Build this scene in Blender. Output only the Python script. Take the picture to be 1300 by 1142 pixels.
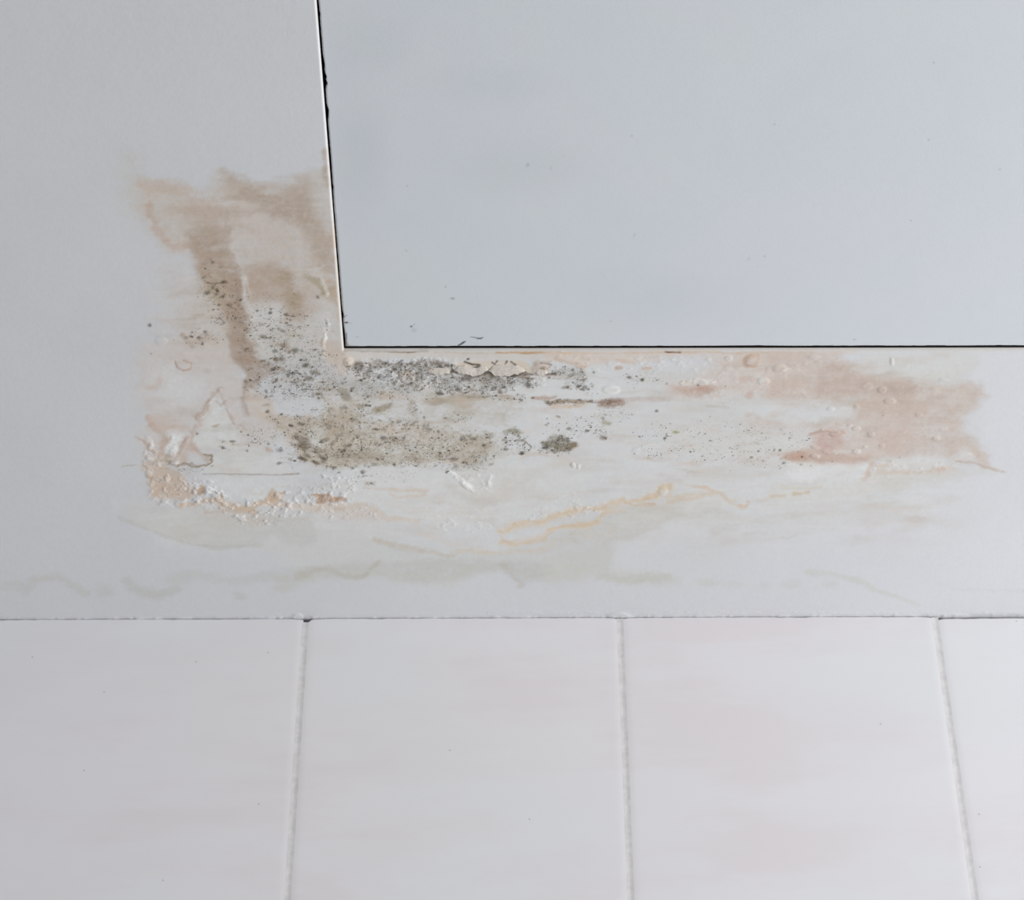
import bpy, math
import numpy as np
from mathutils import Vector, Matrix

S = bpy.context.scene
for o in list(bpy.data.objects):
    bpy.data.objects.remove(o, do_unlink=True)
COL = S.collection

# ------------------------------------------------------------------ camera
FPX, CX, CY = 3150.0, 650.0, 571.0
PITCH, ROLL = math.radians(41.0), math.radians(0.2)
CAMP = np.array([0.0, -1.258, 1.467])
CEIL = 2.42
cam_d = bpy.data.cameras.new('camera')
cam = bpy.data.objects.new('camera', cam_d)
COL.objects.link(cam)
cam_d.sensor_fit = 'HORIZONTAL'; cam_d.sensor_width = 36.0
cam_d.lens = FPX * 36.0 / 1300.0
cam_d.clip_start = 0.05
fw = Vector((0, math.cos(PITCH), math.sin(PITCH)))
rt = Vector((1, 0, 0))
up = rt.cross(fw)
r2 = rt * math.cos(ROLL) - up * math.sin(ROLL)
u2 = up * math.cos(ROLL) + rt * math.sin(ROLL)
cam.matrix_world = Matrix(((r2.x, u2.x, -fw.x, CAMP[0]), (r2.y, u2.y, -fw.y, CAMP[1]),
                           (r2.z, u2.z, -fw.z, CAMP[2]), (0, 0, 0, 1)))
S.camera = cam

# ------------------------------------------------------------------ light, view
S.view_settings.view_transform = 'Standard'
S.view_settings.look = 'None'
S.view_settings.gamma = 1.0
S.view_settings.use_curve_mapping = False
S.view_settings.exposure = -0.28
W = bpy.data.worlds.new('room_air'); S.world = W
W.use_nodes = True
W.node_tree.nodes['Background'].inputs[0].default_value = (0.93, 0.97, 1.0, 1)
W.node_tree.nodes['Background'].inputs[1].default_value = 0.43

def area(name, loc, target, sx, sy, power, color):
    d = bpy.data.lights.new(name, 'AREA'); d.shape = 'RECTANGLE'; d.size = sx; d.size_y = sy
    d.energy = power; d.color = color
    o = bpy.data.objects.new(name, d); COL.objects.link(o); o.location = loc
    o.rotation_euler = (Vector(target) - Vector(loc)).to_track_quat('-Z', 'Y').to_euler()
    return o
area('window_daylight', (2.3, -0.75, 1.45), (0.0, -0.15, 2.3), 0.9, 1.1, 84.0, (0.95, 0.975, 1.0))

# ------------------------------------------------------------------ geometry helpers
cp, sp, cr, sr = math.cos(PITCH), math.sin(PITCH), math.cos(ROLL), math.sin(ROLL)
R2 = np.array(r2); U2 = np.array(u2); FW = np.array(fw)
def on_ceiling(u, v):
    """point (x, distance from wall) of the ceiling plane that the photograph shows at u, v"""
    d = FW + R2 * (u - CX) / FPX - U2 * (v - CY) / FPX
    t = (CEIL - CAMP[2]) / d[2]
    p = CAMP + d * t
    return p[0], -p[1]
def to_chart(x, b):
    X = x - CAMP[0]; Y = -b - CAMP[1]; Z = CEIL - CAMP[2]
    dep = X * FW[0] + Y * FW[1] + Z * FW[2]
    return (CX + FPX * (X * R2[0] + Y * R2[1] + Z * R2[2]) / dep,
            CY - FPX * (X * U2[0] + Y * U2[1] + Z * U2[2]) / dep)

def hsh(i, j, seed):
    n = (i.astype(np.int64) * 374761393 + j.astype(np.int64) * 668265263 + seed * 1442695041) & 0xffffffff
    n = ((n ^ (n >> 13)) * 1274126177) & 0xffffffff
    return ((n ^ (n >> 16)) & 0xffff).astype(np.float32) / 65535.0
def vnoise(x, y, seed=0):
    xi = np.floor(x); yi = np.floor(y); fx = x - xi; fy = y - yi
    fx = fx * fx * (3 - 2 * fx); fy = fy * fy * (3 - 2 * fy)
    a = hsh(xi, yi, seed); b = hsh(xi + 1, yi, seed); c = hsh(xi, yi + 1, seed); d = hsh(xi + 1, yi + 1, seed)
    return ((a + (b - a) * fx) * (1 - fy) + (c + (d - c) * fx) * fy) * 2 - 1
def fbm(x, y, seed=0, octv=4, gain=0.5):
    r = 0; a = 1.0; t = 0
    for k in range(octv):
        r = r + a * vnoise(x * 2 ** k + 7.3 * k, y * 2 ** k - 3.1 * k, seed + k); t += a; a *= gain
    return r / t / (.30 if octv > 1 else 1)
def sstep(e0, e1, x):
    t = np.clip((x - e0) / (e1 - e0), 0, 1); return t * t * (3 - 2 * t)
def lin(c):
    c = np.array(c, dtype=np.float32) / 255.0
    return np.where(c <= 0.04045, c / 12.92, ((c + 0.055) / 1.055) ** 2.4)

def axis(*segs):
    out = []
    for a, b, st in segs:
        n = max(1, int(round((b - a) / st)))
        out += list(np.linspace(a, b, n, endpoint=False))
    out.append(segs[-1][1])
    return np.array(out)

# ------------------------------------------------------------------ hatch outline on the ceiling
A0, B0 = on_ceiling(436.6, 444.2)          # corner of the opening
at_, bt_ = on_ceiling(401.6, 0.0)
KX = (at_ - A0) / (bt_ - B0)               # slight skew of the left side
ar_, br_ = on_ceiling(1300.0, 443.2)
KB = (br_ - B0) / (ar_ - A0)
A1, B1 = 0.95, 0.90                        # far sides of the opening, out of the picture
def skew(a, b):
    wx = np.clip((b - 0.10) / (B0 - 0.10), 0, None)
    x = a + KX * (b - B0) * np.clip(wx, 0, 1) * np.clip(1 - np.abs(a - A0) / 0.5, 0, 1)
    y = b + KB * np.clip(a - A0, 0, 0.6) * np.clip(b / B0, 0, 1)
    return x, y

# ------------------------------------------------------------------ painting engine
class Sheet:
    def __init__(s, A, B):
        s.GA, s.GB = np.meshgrid(A, B)
        s.X, s.Y = skew(s.GA, s.GB)
        U, V = to_chart(s.X, s.Y)
        s.U = U.astype(np.float32); s.V = V.astype(np.float32)
        s.w1 = .85 * fbm(s.U / 30, s.V / 17, 11, 6, 0.66); s.w2 = .62 * fbm(s.U / 30, s.V / 17, 57, 6, 0.66)
        s.tex = .42 * fbm(s.U / 22, s.V / 8, 91, 5, 0.7); s.fine = .5 * fbm(s.U / 4.5, s.V / 3, 191, 3, 0.7)
        k = np.clip(s.U / 1300.0, 0, 1)[..., None]
        s.ref = lin((182, 184, 187)) * (1 - k) + lin((213, 215, 218)) * k
        s.rel = np.ones(s.U.shape + (3,), np.float32)
        s.mould = np.zeros(s.U.shape, np.float32)
        s.h = np.zeros(s.U.shape, np.float32); s.crumb = np.zeros(s.U.shape, np.float32)
        s.layer = {'stain': np.zeros(s.U.shape, np.float32), 'mould': np.zeros(s.U.shape, np.float32)}
        s.o = (0, 0); s.k = 1.0; s.cur = 'stain'; s.t0 = .2; s.sk = 1.0
    def crop(s, ox, oy, k=4.0625): s.o = (ox, oy); s.k = k
    def pt(s, p): return np.array([s.o[0] + p[0] / s.k, s.o[1] + p[1] / s.k])
    def win(s, u0, v0, u1, v1):
        if getattr(s, '_mid', None) is None:
            j = s.U.shape[0] // 2
            s._mid = True
            s.umin = s.U.min(0); s.umax = s.U.max(0); s.vmin = s.V.min(1); s.vmax = s.V.max(1)
        ci = np.where((s.umax >= u0) & (s.umin <= u1))[0]; ri = np.where((s.vmax >= v0) & (s.vmin <= v1))[0]
        if len(ci) < 1 or len(ri) < 1: return None
        return (slice(ri[0], ri[-1] + 1), slice(ci[0], ci[-1] + 1))
    def warped(s, W, w): return s.U[W] + s.w1[W] * w, s.V[W] + s.w2[W] * w
    def put(s, W, m, col, a, t, kind):
        """m = 0..1 coverage"""
        t = max(t, s.t0)
        m = m * np.clip(1 + t * 2.0 * s.tex[W] + t * 1.2 * s.fine[W], 0, 1.7)
        m = np.clip(m * a, 0, 1)
        if kind == 'mould':
            s.mould[W] = np.maximum(s.mould[W], m); s.layer['mould'][W] = np.maximum(s.layer['mould'][W], m); return
        tgt = lin(col) / s.ref[W]
        s.rel[W] = s.rel[W] * (1 - m[..., None]) + tgt * m[..., None]
        if s.cur in s.layer: s.layer[s.cur][W] = np.maximum(s.layer[s.cur][W], m)
    # blob, polygon, line: colour or mould
    def _blob(s, x, y, rx, ry, ang, soft, w):
        soft = min(soft * (1 + .35 * (s.sk - 1)), .95)
        c = s.pt((x, y)); rx /= s.k; ry /= s.k; r = max(rx, ry) * (1 + soft) + w * 2 + 2
        W = s.win(c[0] - r, c[1] - r, c[0] + r, c[1] + r)
        if W is None: return None, None
        u, v = s.warped(W, w); t = math.radians(ang)
        du, dv = u - c[0], v - c[1]
        d = np.hypot((du * math.cos(t) + dv * math.sin(t)) / rx, (-du * math.sin(t) + dv * math.cos(t)) / ry)
        return W, 1 - sstep(1 - soft, 1 + soft, d)
    def B(s, x, y, rx, ry, col, a=.6, ang=0, soft=.5, w=3, t=0, kind='c'):
        W, m = s._blob(x, y, rx, ry, ang, soft, w)
        if W is not None: s.put(W, m, col, a, t, kind)
    def _poly(s, pts, soft, w):
        soft = soft * s.sk
        P = np.array([s.pt(p) for p in pts]); r = soft * 1.5 + w * 2 + 2
        W = s.win(P[:, 0].min() - r, P[:, 1].min() - r, P[:, 0].max() + r, P[:, 1].max() + r)
        if W is None: return None, None
        u, v = s.warped(W, w); soft = soft * (1 + .8 * s.tex[W])
        d2 = np.full(u.shape, 1e9, np.float32); ins = np.zeros(u.shape, bool)
        n = len(P)
        for i in range(n):
            a, b = P[i], P[(i + 1) % n]; e = b - a; L = max(e @ e, 1e-6)
            k = np.clip(((u - a[0]) * e[0] + (v - a[1]) * e[1]) / L, 0, 1)
            d2 = np.minimum(d2, (u - a[0] - k * e[0]) ** 2 + (v - a[1] - k * e[1]) ** 2)
            if abs(e[1]) > 1e-9:
                ins ^= ((a[1] > v) != (b[1] > v)) & (u < e[0] * (v - a[1]) / e[1] + a[0])
        sd = np.sqrt(d2) * np.where(ins, 1, -1)
        return W, sstep(-soft, soft, sd)
    def P(s, pts, col, a=.6, soft=5, w=4, t=0, kind='c'):
        W, m = s._poly(pts, soft, w)
        if W is not None: s.put(W, m, col, a, t, kind)
    def _line(s, pts, wd, soft, w):
        soft = soft * (1 + .6 * (s.sk - 1))
        P = np.array([s.pt(p) for p in pts]); wd = wd / s.k / 2; r = wd + soft + w * 1.5 + 2
        W = s.win(P[:, 0].min() - r, P[:, 1].min() - r, P[:, 0].max() + r, P[:, 1].max() + r)
        if W is None: return None, None
        u, v = s.warped(W, w)
        d2 = np.full(u.shape, 1e9, np.float32)
        for i in range(len(P) - 1):
            a, b = P[i], P[i + 1]; e = b - a; L = max(e @ e, 1e-6)
            k = np.clip(((u - a[0]) * e[0] + (v - a[1]) * e[1]) / L, 0, 1)
            d2 = np.minimum(d2, (u - a[0] - k * e[0]) ** 2 + (v - a[1] - k * e[1]) ** 2)
        wl = wd * np.clip(1 + 1.1 * s.tex[W], .25, 2.2)
        return W, 1 - sstep(wl * .4, wl + soft, np.sqrt(d2))
    def L(s, pts, wd, col, a=.6, soft=2, w=3, t=0, kind='c'):
        W, m = s._line(pts, wd, soft, w)
        if W is not None: s.put(W, m, col, a, t, kind)
    # heights in mm, positive hangs down
    def HB(s, x, y, rx, ry, h, ang=0, soft=.35, w=1.0):
        W, m = s._blob(x, y, rx, ry, ang, soft, w)
        if W is not None: s.h[W] += m * h * .4
    def HL(s, pts, wd, h, soft=1.5, w=3.5):
        W, m = s._line(pts, wd, soft, w)
        if W is not None: s.h[W] += m * h * .3 * np.clip(1 + 1.2 * s.tex[W] + .8 * s.fine[W], .1, 1.8)
    def HN(s, pts, h, scale=5.0, soft=5, w=4, seed=5):
        """crumbly flaking: noise relief within an outline"""
        W, m = s._poly(pts, soft, w)
        if W is None: return
        n = fbm(s.U[W] / scale / 1.5, s.V[W] / (scale * 1.0), seed, 4, .55); s.crumb[W] = np.maximum(s.crumb[W], m * np.clip(n * .55 + .02, 0, 1) * min(h, 1))
        s.h[W] += m * h * .36 * np.clip(n * .55 + .02, 0, 1)

#PAINT_BEGIN
def paint_ceiling(s):
    PE = 'mould'
    white = (203, 206, 207)
    # ---- faint washes under everything
    s.cur = 'wash'; s.sk = 1.5
    s.crop(0, 0, 1)
    s.P([(150, 230), (250, 215), (420, 200), (440, 445), (1180, 445), (1240, 500), (1240, 590), (1000, 650), (900, 690), (600, 720), (400, 690), (200, 660), (170, 560), (180, 420)], (196, 196, 193), .0, 24, 8)
    s.P([(150, 640), (215, 690), (300, 694), (330, 690), (400, 735), (470, 728), (560, 742), (650, 722), (770, 745), (880, 738),
         (960, 690), (1100, 660), (1180, 620), (1250, 600), (1230, 470), (800, 450), (440, 450), (430, 640), (250, 650)], (203, 205, 204), .45, 10, 6)
    s.P([(170, 660), (240, 690), (300, 693), (380, 720), (420, 735), (470, 730), (560, 745), (650, 722), (700, 742), (780, 735),
         (780, 690), (860, 660), (940, 650), (800, 640), (640, 700), (480, 690), (380, 660), (260, 650)], (192, 193, 189), .6, 6, 5)
    s.P([(160, 200), (180, 230), (190, 420), (190, 600), (210, 660), (160, 640), (150, 500), (165, 400), (150, 250)], (186, 187, 186), .35, 10, 6)
    # ---- grey tide mark near the wall
    s.crop(0, 650, 3.25)
    g = (176, 177, 171)
    s.L([(0, 298), (60, 300), (110, 330), (150, 275), (240, 262), (290, 305), (350, 330)], 24, g, .55, 4, 3)
    s.B(425, 325, 38, 30, g, .5)
    s.L([(520, 290), (580, 325), (650, 338), (725, 312)], 28, g, .55, 4, 3)
    s.L([(700, 270), (830, 262), (950, 290), (1100, 262), (1300, 242)], 30, (182, 183, 178), .5, 5, 3)
    s.B(990, 345, 30, 15, g, .5); s.B(1160, 315, 45, 18, (182, 183, 177), .4)
    s.P([(490, 20), (640, 80), (780, 130), (900, 145), (1080, 130), (1130, 90), (1180, 140), (1300, 130), (1300, 0), (500, -30)], (184, 184, 181), .5, 3, 3)
    s.L([(490, 20), (640, 80), (780, 130), (900, 145), (1080, 135)], 10, (177, 176, 172), .5, 2, 2)
    s.crop(350, 700, 3.714)
    s.P([(0, 110), (200, 90), (330, 50), (450, 60), (700, 40), (1000, 60), (1160, 50), (1300, 60), (1300, 110), (1150, 145), (1060, 90), (950, 110), (870, 135), (640, 155), (470, 115), (350, 118), (200, 130), (0, 190)], (184, 184, 177), .55, 4, 3)
    s.L([(100, 110), (240, 80), (330, 110), (400, 118), (480, 60)], 12, (180, 174, 162), .5, 3, 3)
    s.L([(1060, 70), (1110, 110), (1170, 150)], 16, (184, 178, 168), .4, 3, 3)
    s.crop(700, 700, 4.333)
    s.P([(-60, 20), (340, -20), (340, 90), (500, 120), (700, 140), (720, 190), (500, 185), (380, 180), (250, 150), (0, 170), (-60, 160)], (196, 197, 190), .6, 4, 3)
    s.L([(260, 150), (380, 165), (520, 150), (640, 140)], 26, (190, 191, 183), .5, 4, 3)
    s.B(860, 165, 62, 25, (196, 198, 192), .6); s.B(1000, 192, 60, 20, (199, 201, 198), .5); s.B(1170, 188, 30, 18, (196, 198, 194), .5)
    s.crop(1000, 700, 4.333)
    s.L([(100, 115), (220, 125), (370, 155), (480, 205), (600, 250), (720, 290)], 18, (200, 202, 196), .6, 3, 2)
    s.B(235, 180, 40, 20, (200, 203, 199), .5); s.B(20, 180, 50, 22, (198, 201, 197), .5)
    s.L([(900, 208), (1100, 212), (1300, 215)], 8, (205, 208, 208), .4, 2, 1)

    # ---- upper arm of the stain
    s.cur = 'stain'; s.sk = 1.9
    s.crop(130, 170)
    s.B(140, 150, 70, 70, (183, 182, 178), .45, soft=.8); s.B(160, 320, 80, 110, (184, 183, 180), .4, soft=.8)
    s.P([(190, 240), (330, 225), (430, 260), (500, 310), (560, 270), (600, 205), (700, 240), (850, 290), (960, 270), (1040, 215), (1150, 190), (1200, 600), (1240, 1090),
         (1240, 1200), (700, 1200), (330, 1100), (500, 720), (440, 620), (330, 590), (240, 500), (190, 380)], (184, 175, 166), .85, 8, 5)
    s.P([(300, 620), (440, 640), (500, 740), (540, 860), (620, 1000), (700, 1200), (270, 1200), (260, 900)], (189, 186, 184), .55, 9, 5)
    s.L([(225, 265), (320, 255), (430, 300), (520, 365), (640, 400), (800, 380)], 60, (184, 170, 159), .6, 5, 4)
    s.L([(245, 370), (262, 480), (310, 530), (370, 578), (430, 572), (480, 540)], 26, (180, 161, 147), .7, 3, 3)
    s.B(400, 470, 60, 45, (187, 184, 181), .7)
    s.B(540, 440, 130, 70, (177, 163, 151), .6, soft=.9)
    s.P([(425, 505), (520, 475), (650, 485), (660, 640), (700, 700), (722, 780), (742, 900), (772, 1050), (790, 1180), (690, 1180), (655, 1000), (600, 900), (540, 800), (490, 700), (450, 620)], (166, 149, 134), .88, 4, 4, t=.12)
    s.P([(660, 700), (715, 780), (735, 900), (765, 1050), (780, 1180), (730, 1180), (690, 950), (660, 820)], (157, 140, 126), .6, 4, 4)
    s.P([(605, 205), (700, 240), (850, 290), (960, 275), (1050, 235), (1110, 300), (1065, 350), (1095, 420), (1160, 520), (1205, 600), (1205, 730), (1150, 700), (1095, 620), (1040, 520), (960, 470), (860, 440), (780, 370), (660, 320)], (171, 156, 142), .84, 6, 5, t=.1)
    s.B(780, 530, 110, 110, (190, 182, 177), .65, soft=.7); s.B(1120, 330, 45, 110, (188, 185, 181), .5, ang=-10)
    s.B(980, 560, 90, 70, (189, 182, 175), .5, soft=.7)
    s.P([(725, 700), (880, 655), (960, 690), (1010, 800), (1060, 860), (1090, 960), (960, 970), (900, 860), (760, 875), (725, 800)], (173, 157, 143), .8, 6, 4, t=.12)
    s.L([(935, 735), (960, 820), (1005, 900)], 45, (163, 148, 126), .6, 5, 4)
    s.L([(1060, 735), (1130, 790), (1140, 810), (1200, 800)], 22, (163, 149, 124), .65, 3, 3)
    s.P([(1140, 735), (1212, 760), (1228, 940), (1170, 850)], (176, 158, 138), .7, 3, 3)
    s.P([(1050, 900), (1130, 880), (1200, 960), (1120, 1000)], (186, 174, 164), .5, 5, 4)
    s.L([(728, 740), (733, 880), (780, 960)], 18, (200, 198, 194), .75, 2, 1)
    s.P([(750, 885), (900, 880), (950, 1010), (1060, 980), (1130, 860), (1190, 900), (1220, 1050), (1190, 1200), (790, 1200), (770, 1000)], (194, 195, 194), .72, 5, 5)
    s.L([(1145, 1000), (1150, 1050), (1140, 1150)], 10, (214, 215, 213), .8, 1.5, .5)
    s.L([(1130, 760), (1165, 830)], 8, (205, 202, 196), .6, 1.5, .5)
    s.B(570, 820, 60, 90, (172, 160, 134), .45, soft=.7)
    s.P([(420, 1060), (480, 1040), (570, 1020), (580, 1050), (500, 1090), (430, 1100)], (170, 152, 132), .6, 3, 3)
    s.L([(400, 1030), (440, 1080), (470, 1095)], 7, (160, 140, 118), .6, 1.5, 2)
    s.L([(1147, 90), (1150, 200), (1160, 260)], 14, (170, 155, 142), .6, 3, 1)
    s.L([(1185, 480), (1205, 640), (1222, 800), (1232, 960)], 16, (178, 160, 142), .6, 3, 1)
    # mould in the upper arm
    s.B(570, 665, 40, 20, 0, .5, kind=PE)
    s.B(575, 800, 70, 90, 0, .36, soft=.6, kind=PE); s.B(680, 900, 60, 80, 0, .3, kind=PE)
    s.B(600, 960, 50, 30, 0, .4, kind=PE); s.B(500, 1045, 90, 35, 0, .45, kind=PE)
    s.B(900, 1000, 170, 120, 0, .42, soft=.6, kind=PE); s.B(980, 1090, 120, 60, 0, .5, kind=PE)
    s.B(740, 1080, 40, 90, 0, .4, kind=PE)
    for x, y, r in [(572, 663, 8), (612, 690, 6), (570, 790, 9), (620, 838, 9), (597, 880, 8), (570, 905, 7), (530, 1020, 9), (497, 1048, 12), (460, 1095, 9), (245, 985, 9), (862, 922, 11), (795, 912, 7), (690, 950, 6),
                    (910, 1005, 8), (930, 1090, 14), (997, 1112, 15), (870, 1050, 7), (1095, 1112, 8), (950, 975, 7), (1110, 840, 9), (885, 1120, 12), (250, 1133, 7)]:
        s.B(x, y, r, r * .8, (92, 84, 72), .75, soft=.5, w=1)
    for q in [[(520, 755), (550, 770), (580, 772), (640, 770)], [(580, 950), (610, 955), (630, 975), (615, 980)], [(640, 880), (690, 905)], [(520, 1015), (545, 1035)], [(600, 845), (630, 830)]]:
        s.L(q, 4, (105, 90, 74), .6, .8, 1)

    # ---- left foot of the stain
    s.sk = 1.3; s.crop(130, 430)
    s.P([(200, 40), (330, 0), (640, 0), (660, 130), (730, 250), (740, 400), (880, 430), (960, 400), (900, 520), (860, 560), (560, 560), (350, 650), (300, 760),
         (430, 800), (240, 820), (215, 600), (160, 510), (230, 400), (190, 250)], (191, 184, 179), .6, 8, 5)
    s.P([(650, -20), (745, -20), (768, 80), (830, 125), (940, 138), (945, 168), (865, 192), (805, 225), (795, 262), (740, 255), (745, 330), (760, 390), (735, 385), (718, 250), (735, 190), (700, 130), (660, 80)], (163, 146, 132), .88, 3, 3)
    s.P([(740, 265), (850, 300), (905, 390), (860, 430), (770, 400), (745, 330)], (189, 177, 164), .7, 4, 3)
    s.P([(300, 90), (480, 90), (620, 100), (640, 130), (480, 160), (330, 130)], (188, 177, 170), .5, 6, 4)
    s.B(400, 250, 130, 100, (196, 199, 200), .65, soft=.6, w=4); s.B(560, 190, 90, 60, (194, 193, 193), .5)
    s.P([(620, 250), (720, 260), (730, 390), (690, 400)], (192, 186, 185), .5, 4)
    s.P([(340, 470), (405, 490), (385, 580), (320, 600)], (206, 209, 209), .75, 3)
    s.P([(600, 300), (690, 460), (690, 520), (640, 560), (500, 560), (470, 500), (540, 400)], (197, 200, 199), .75, 4)
    s.P([(690, 520), (860, 570), (960, 600), (1000, 700), (520, 700), (560, 600)], (197, 199, 198), .75, 5)
    s.L([(605, 262), (560, 330), (505, 405), (455, 480), (410, 545), (392, 600)], 22, (180, 164, 153), .65, 1.8, 4.5)
    s.L([(605, 262), (640, 330), (665, 385), (705, 455)], 16, (182, 168, 162), .55, 1.8, 4.5)
    s.L([(590, 330), (610, 345), (640, 320)], 8, (178, 162, 152), .6, 1, 2)
    s.P([(395, 560), (445, 500), (460, 530), (500, 590), (440, 585), (440, 640), (350, 640)], (184, 170, 160), .75, 2, 2)
    s.P([(460, 480), (500, 580), (560, 620), (540, 640), (455, 560)], (178, 160, 148), .7, 2, 2)
    s.L([(330, 615), (345, 640), (380, 658), (430, 640), (460, 655), (520, 660), (560, 635), (545, 595), (510, 595)], 9, (135, 116, 92), .75, 1.2, 4)
    s.L([(230, 405), (270, 460), (320, 530), (305, 600)], 30, (180, 162, 149), .75, 3, 3)
    s.P([(235, 400), (350, 375), (430, 460), (350, 480), (280, 470)], (188, 172, 161), .6, 4, 3)
    s.L([(160, 505), (210, 525), (240, 570), (300, 610)], 9, (178, 156, 138), .7, 1.5, 2)
    for i, q in enumerate([(210, 640), (215, 600), (225, 560), (220, 660)]):
        s.L([(345, 620), q], 7, (184, 165, 148), .5, 1.5, 2)
    s.L([(240, 250), (270, 260), (300, 200)], 14, (186, 172, 163), .5, 3, 2)
    s.L([(375, 118), (385, 145), (420, 162), (455, 150), (458, 125), (420, 110)], 7, (176, 154, 138), .75, 1, 1)
    s.P([(218, 650), (330, 640), (400, 700), (485, 790), (430, 830), (330, 815), (240, 815)], (186, 169, 153), .85, 3, 3, t=.1)
    s.L([(515, 698), (700, 696), (900, 700), (1010, 694)], 4, (160, 150, 141), .75, .8, .5)
    s.L([(100, 658), (180, 650)], 4, (168, 158, 148), .55, 1, 1)
    s.P([(520, 712), (860, 710), (1010, 720), (900, 800), (860, 830), (640, 830), (560, 790)], (199, 202, 202), .8, 4, 3)
    s.B(505, 782, 18, 22, (170, 132, 90), .85, w=2); s.B(245, 715, 12, 12, (160, 130, 95), .7); s.B(608, 830, 12, 26, (175, 140, 105), .6)
    s.L([(400, 862), (500, 850), (605, 835), (620, 880), (750, 872), (845, 842), (880, 785), (945, 792)], 30, (188, 171, 152), .75, 2.5, 4)
    s.L([(620, 845), (700, 860), (780, 880), (830, 850)], 22, (190, 175, 156), .7, 2, 4)
    s.P([(870, 780), (940, 785), (920, 850), (870, 860), (850, 830)], (188, 164, 138), .7, 2.5, 3)
    s.L([(530, 897), (640, 890)], 7, (176, 155, 136), .6, 1, 1)
    s.B(790, 895, 18, 14, (176, 142, 110), .7)
    s.B(620, 910, 90, 40, (186, 181, 177), .5, soft=.7); s.B(780, 925, 60, 35, (190, 180, 172), .5)
    s.P([(1078, 792), (1165, 792), (1180, 810), (1257, 812), (1250, 836), (1150, 840), (1130, 852), (1090, 848), (1110, 820)], (166, 131, 96), .88, 1.2, 2)
    s.P([(1195, 868), (1252, 866), (1252, 886), (1200, 886)], (162, 138, 110), .8, 1.2, 1.5)
    s.L([(820, 860), (960, 842), (1000, 870), (1100, 892), (1180, 858), (1310, 862)], 18, (200, 184, 168), .65, 2, 4)
    s.P([(960, 850), (1300, 850), (1300, 900), (1100, 910), (960, 880)], (198, 188, 178), .55, 3, 4)
    s.B(900, 910, 30, 40, (186, 184, 180), .5)  # faint grey shadow under the crumbs, painted into the colour
    # mould foot
    s.P([(845, 400), (960, 398), (1060, 388), (1120, 430), (1180, 340), (1310, 300), (1310, 645), (1140, 655), (1020, 640), (980, 520), (930, 470)], (180, 169, 152), .75, 4, 4, t=.2)
    s.P([(1100, 440), (1150, 430), (1145, 500), (1170, 540), (1110, 560), (1060, 490)], (200, 203, 202), .85, 3, 3)
    s.P([(1145, 440), (1310, 430), (1310, 515), (1150, 500)], (158, 145, 124), .7, 3, 3, t=.2)
    s.L([(1182, 345), (1160, 400), (1140, 465)], 9, (208, 208, 202), .85, 1, .5)
    s.B(1050, 535, 38, 34, (118, 106, 88), .85, ang=-35, w=3, soft=.35)
    s.B(1000, 180, 170, 120, (172, 173, 173), .5, soft=.7, w=6, t=.6)
    s.P([(860, 20), (950, 15), (1000, 60), (940, 60)], (170, 152, 136), .6, 3)
    s.B(995, 55, 15, 14, (120, 114, 100), .8); s.B(1155, 250, 26, 9, (110, 100, 76), .7); s.B(1120, 575, 50, 14, (88, 80, 60), .75, t=.6); s.B(1135, 603, 20, 11, (88, 66, 40), .8)
    s.B(1030, 620, 22, 10, (95, 82, 62), .75, ang=30); s.B(1100, 637, 22, 8, (100, 80, 56), .7); s.B(860, 563, 18, 14, (176, 150, 122), .7)
    s.B(880, 158, 9, 9, (70, 58, 44), .85, w=1); s.B(812, 235, 14, 8, (95, 82, 62), .8, ang=60); s.B(850, 270, 12, 6, (88, 80, 66), .8, ang=40); s.B(880, 297, 12, 5, (88, 80, 66), .8); s.B(830, 347, 20, 7, (140, 130, 96), .6)
    s.B(1060, 205, 22, 12, (105, 100, 84), .7, w=2); s.B(1105, 180, 16, 8, (105, 100, 84), .6, w=2); s.B(990, 230, 18, 8, (105, 104, 96), .6)
    s.B(487, 487, 7, 5, (60, 55, 50), .8, w=.5); s.B(655, 520, 12, 6, (90, 82, 70), .7); s.B(575, 442, 16, 6, (170, 148, 125), .7); s.B(748, 578, 6, 8, (95, 92, 88), .7)
    s.B(1000, 190, 190, 130, 0, .72, soft=.6, w=5, kind=PE); s.B(950, 30, 120, 50, 0, .5, kind=PE); s.B(800, 215, 90, 90, 0, .3, kind=PE)
    s.P([(860, 400), (1310, 330), (1310, 640), (1020, 640), (930, 480)], 0, .42, 5, 4, kind=PE)
    s.P([(1030, 560), (1310, 540), (1310, 640), (1020, 640)], 0, .6, 4, 4, kind=PE)
    s.B(630, 550, 60, 30, 0, .45, kind=PE); s.B(960, 590, 90, 60, 0, .35, kind=PE); s.B(810, 500, 110, 50, 0, .3, kind=PE); s.B(450, 670, 110, 20, 0, .35, kind=PE)

    # ---- mouldy middle
    s.crop(420, 430)
    s.P([(-40, 60), (1300, 60), (1320, 110), (900, 100), (700, 98), (300, 92), (120, 112), (60, 160), (-30, 100)], (201, 192, 181), .65, 3, 2)
    s.P([(-60, 0), (55, 20), (70, 70), (110, 130), (60, 180), (-20, 120)], (192, 178, 166), .7, 4, 3)
    s.B(90, 118, 28, 26, (210, 196, 176), .7)
    s.L([(850, 66), (1000, 74), (1180, 68)], 9, (186, 152, 116), .85, 1, 1)
    s.L([(70, 60), (200, 64), (350, 66), (500, 62)], 6, (138, 118, 94), .75, 1, 1)
    s.L([(540, 66), (700, 72), (850, 72)], 6, (188, 176, 160), .6, 1, 1)
    s.P([(100, 118), (600, 122), (625, 165), (500, 180), (440, 265), (380, 240), (230, 205), (110, 165)], (168, 166, 163), .62, 3, 4, t=.45)
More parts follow.
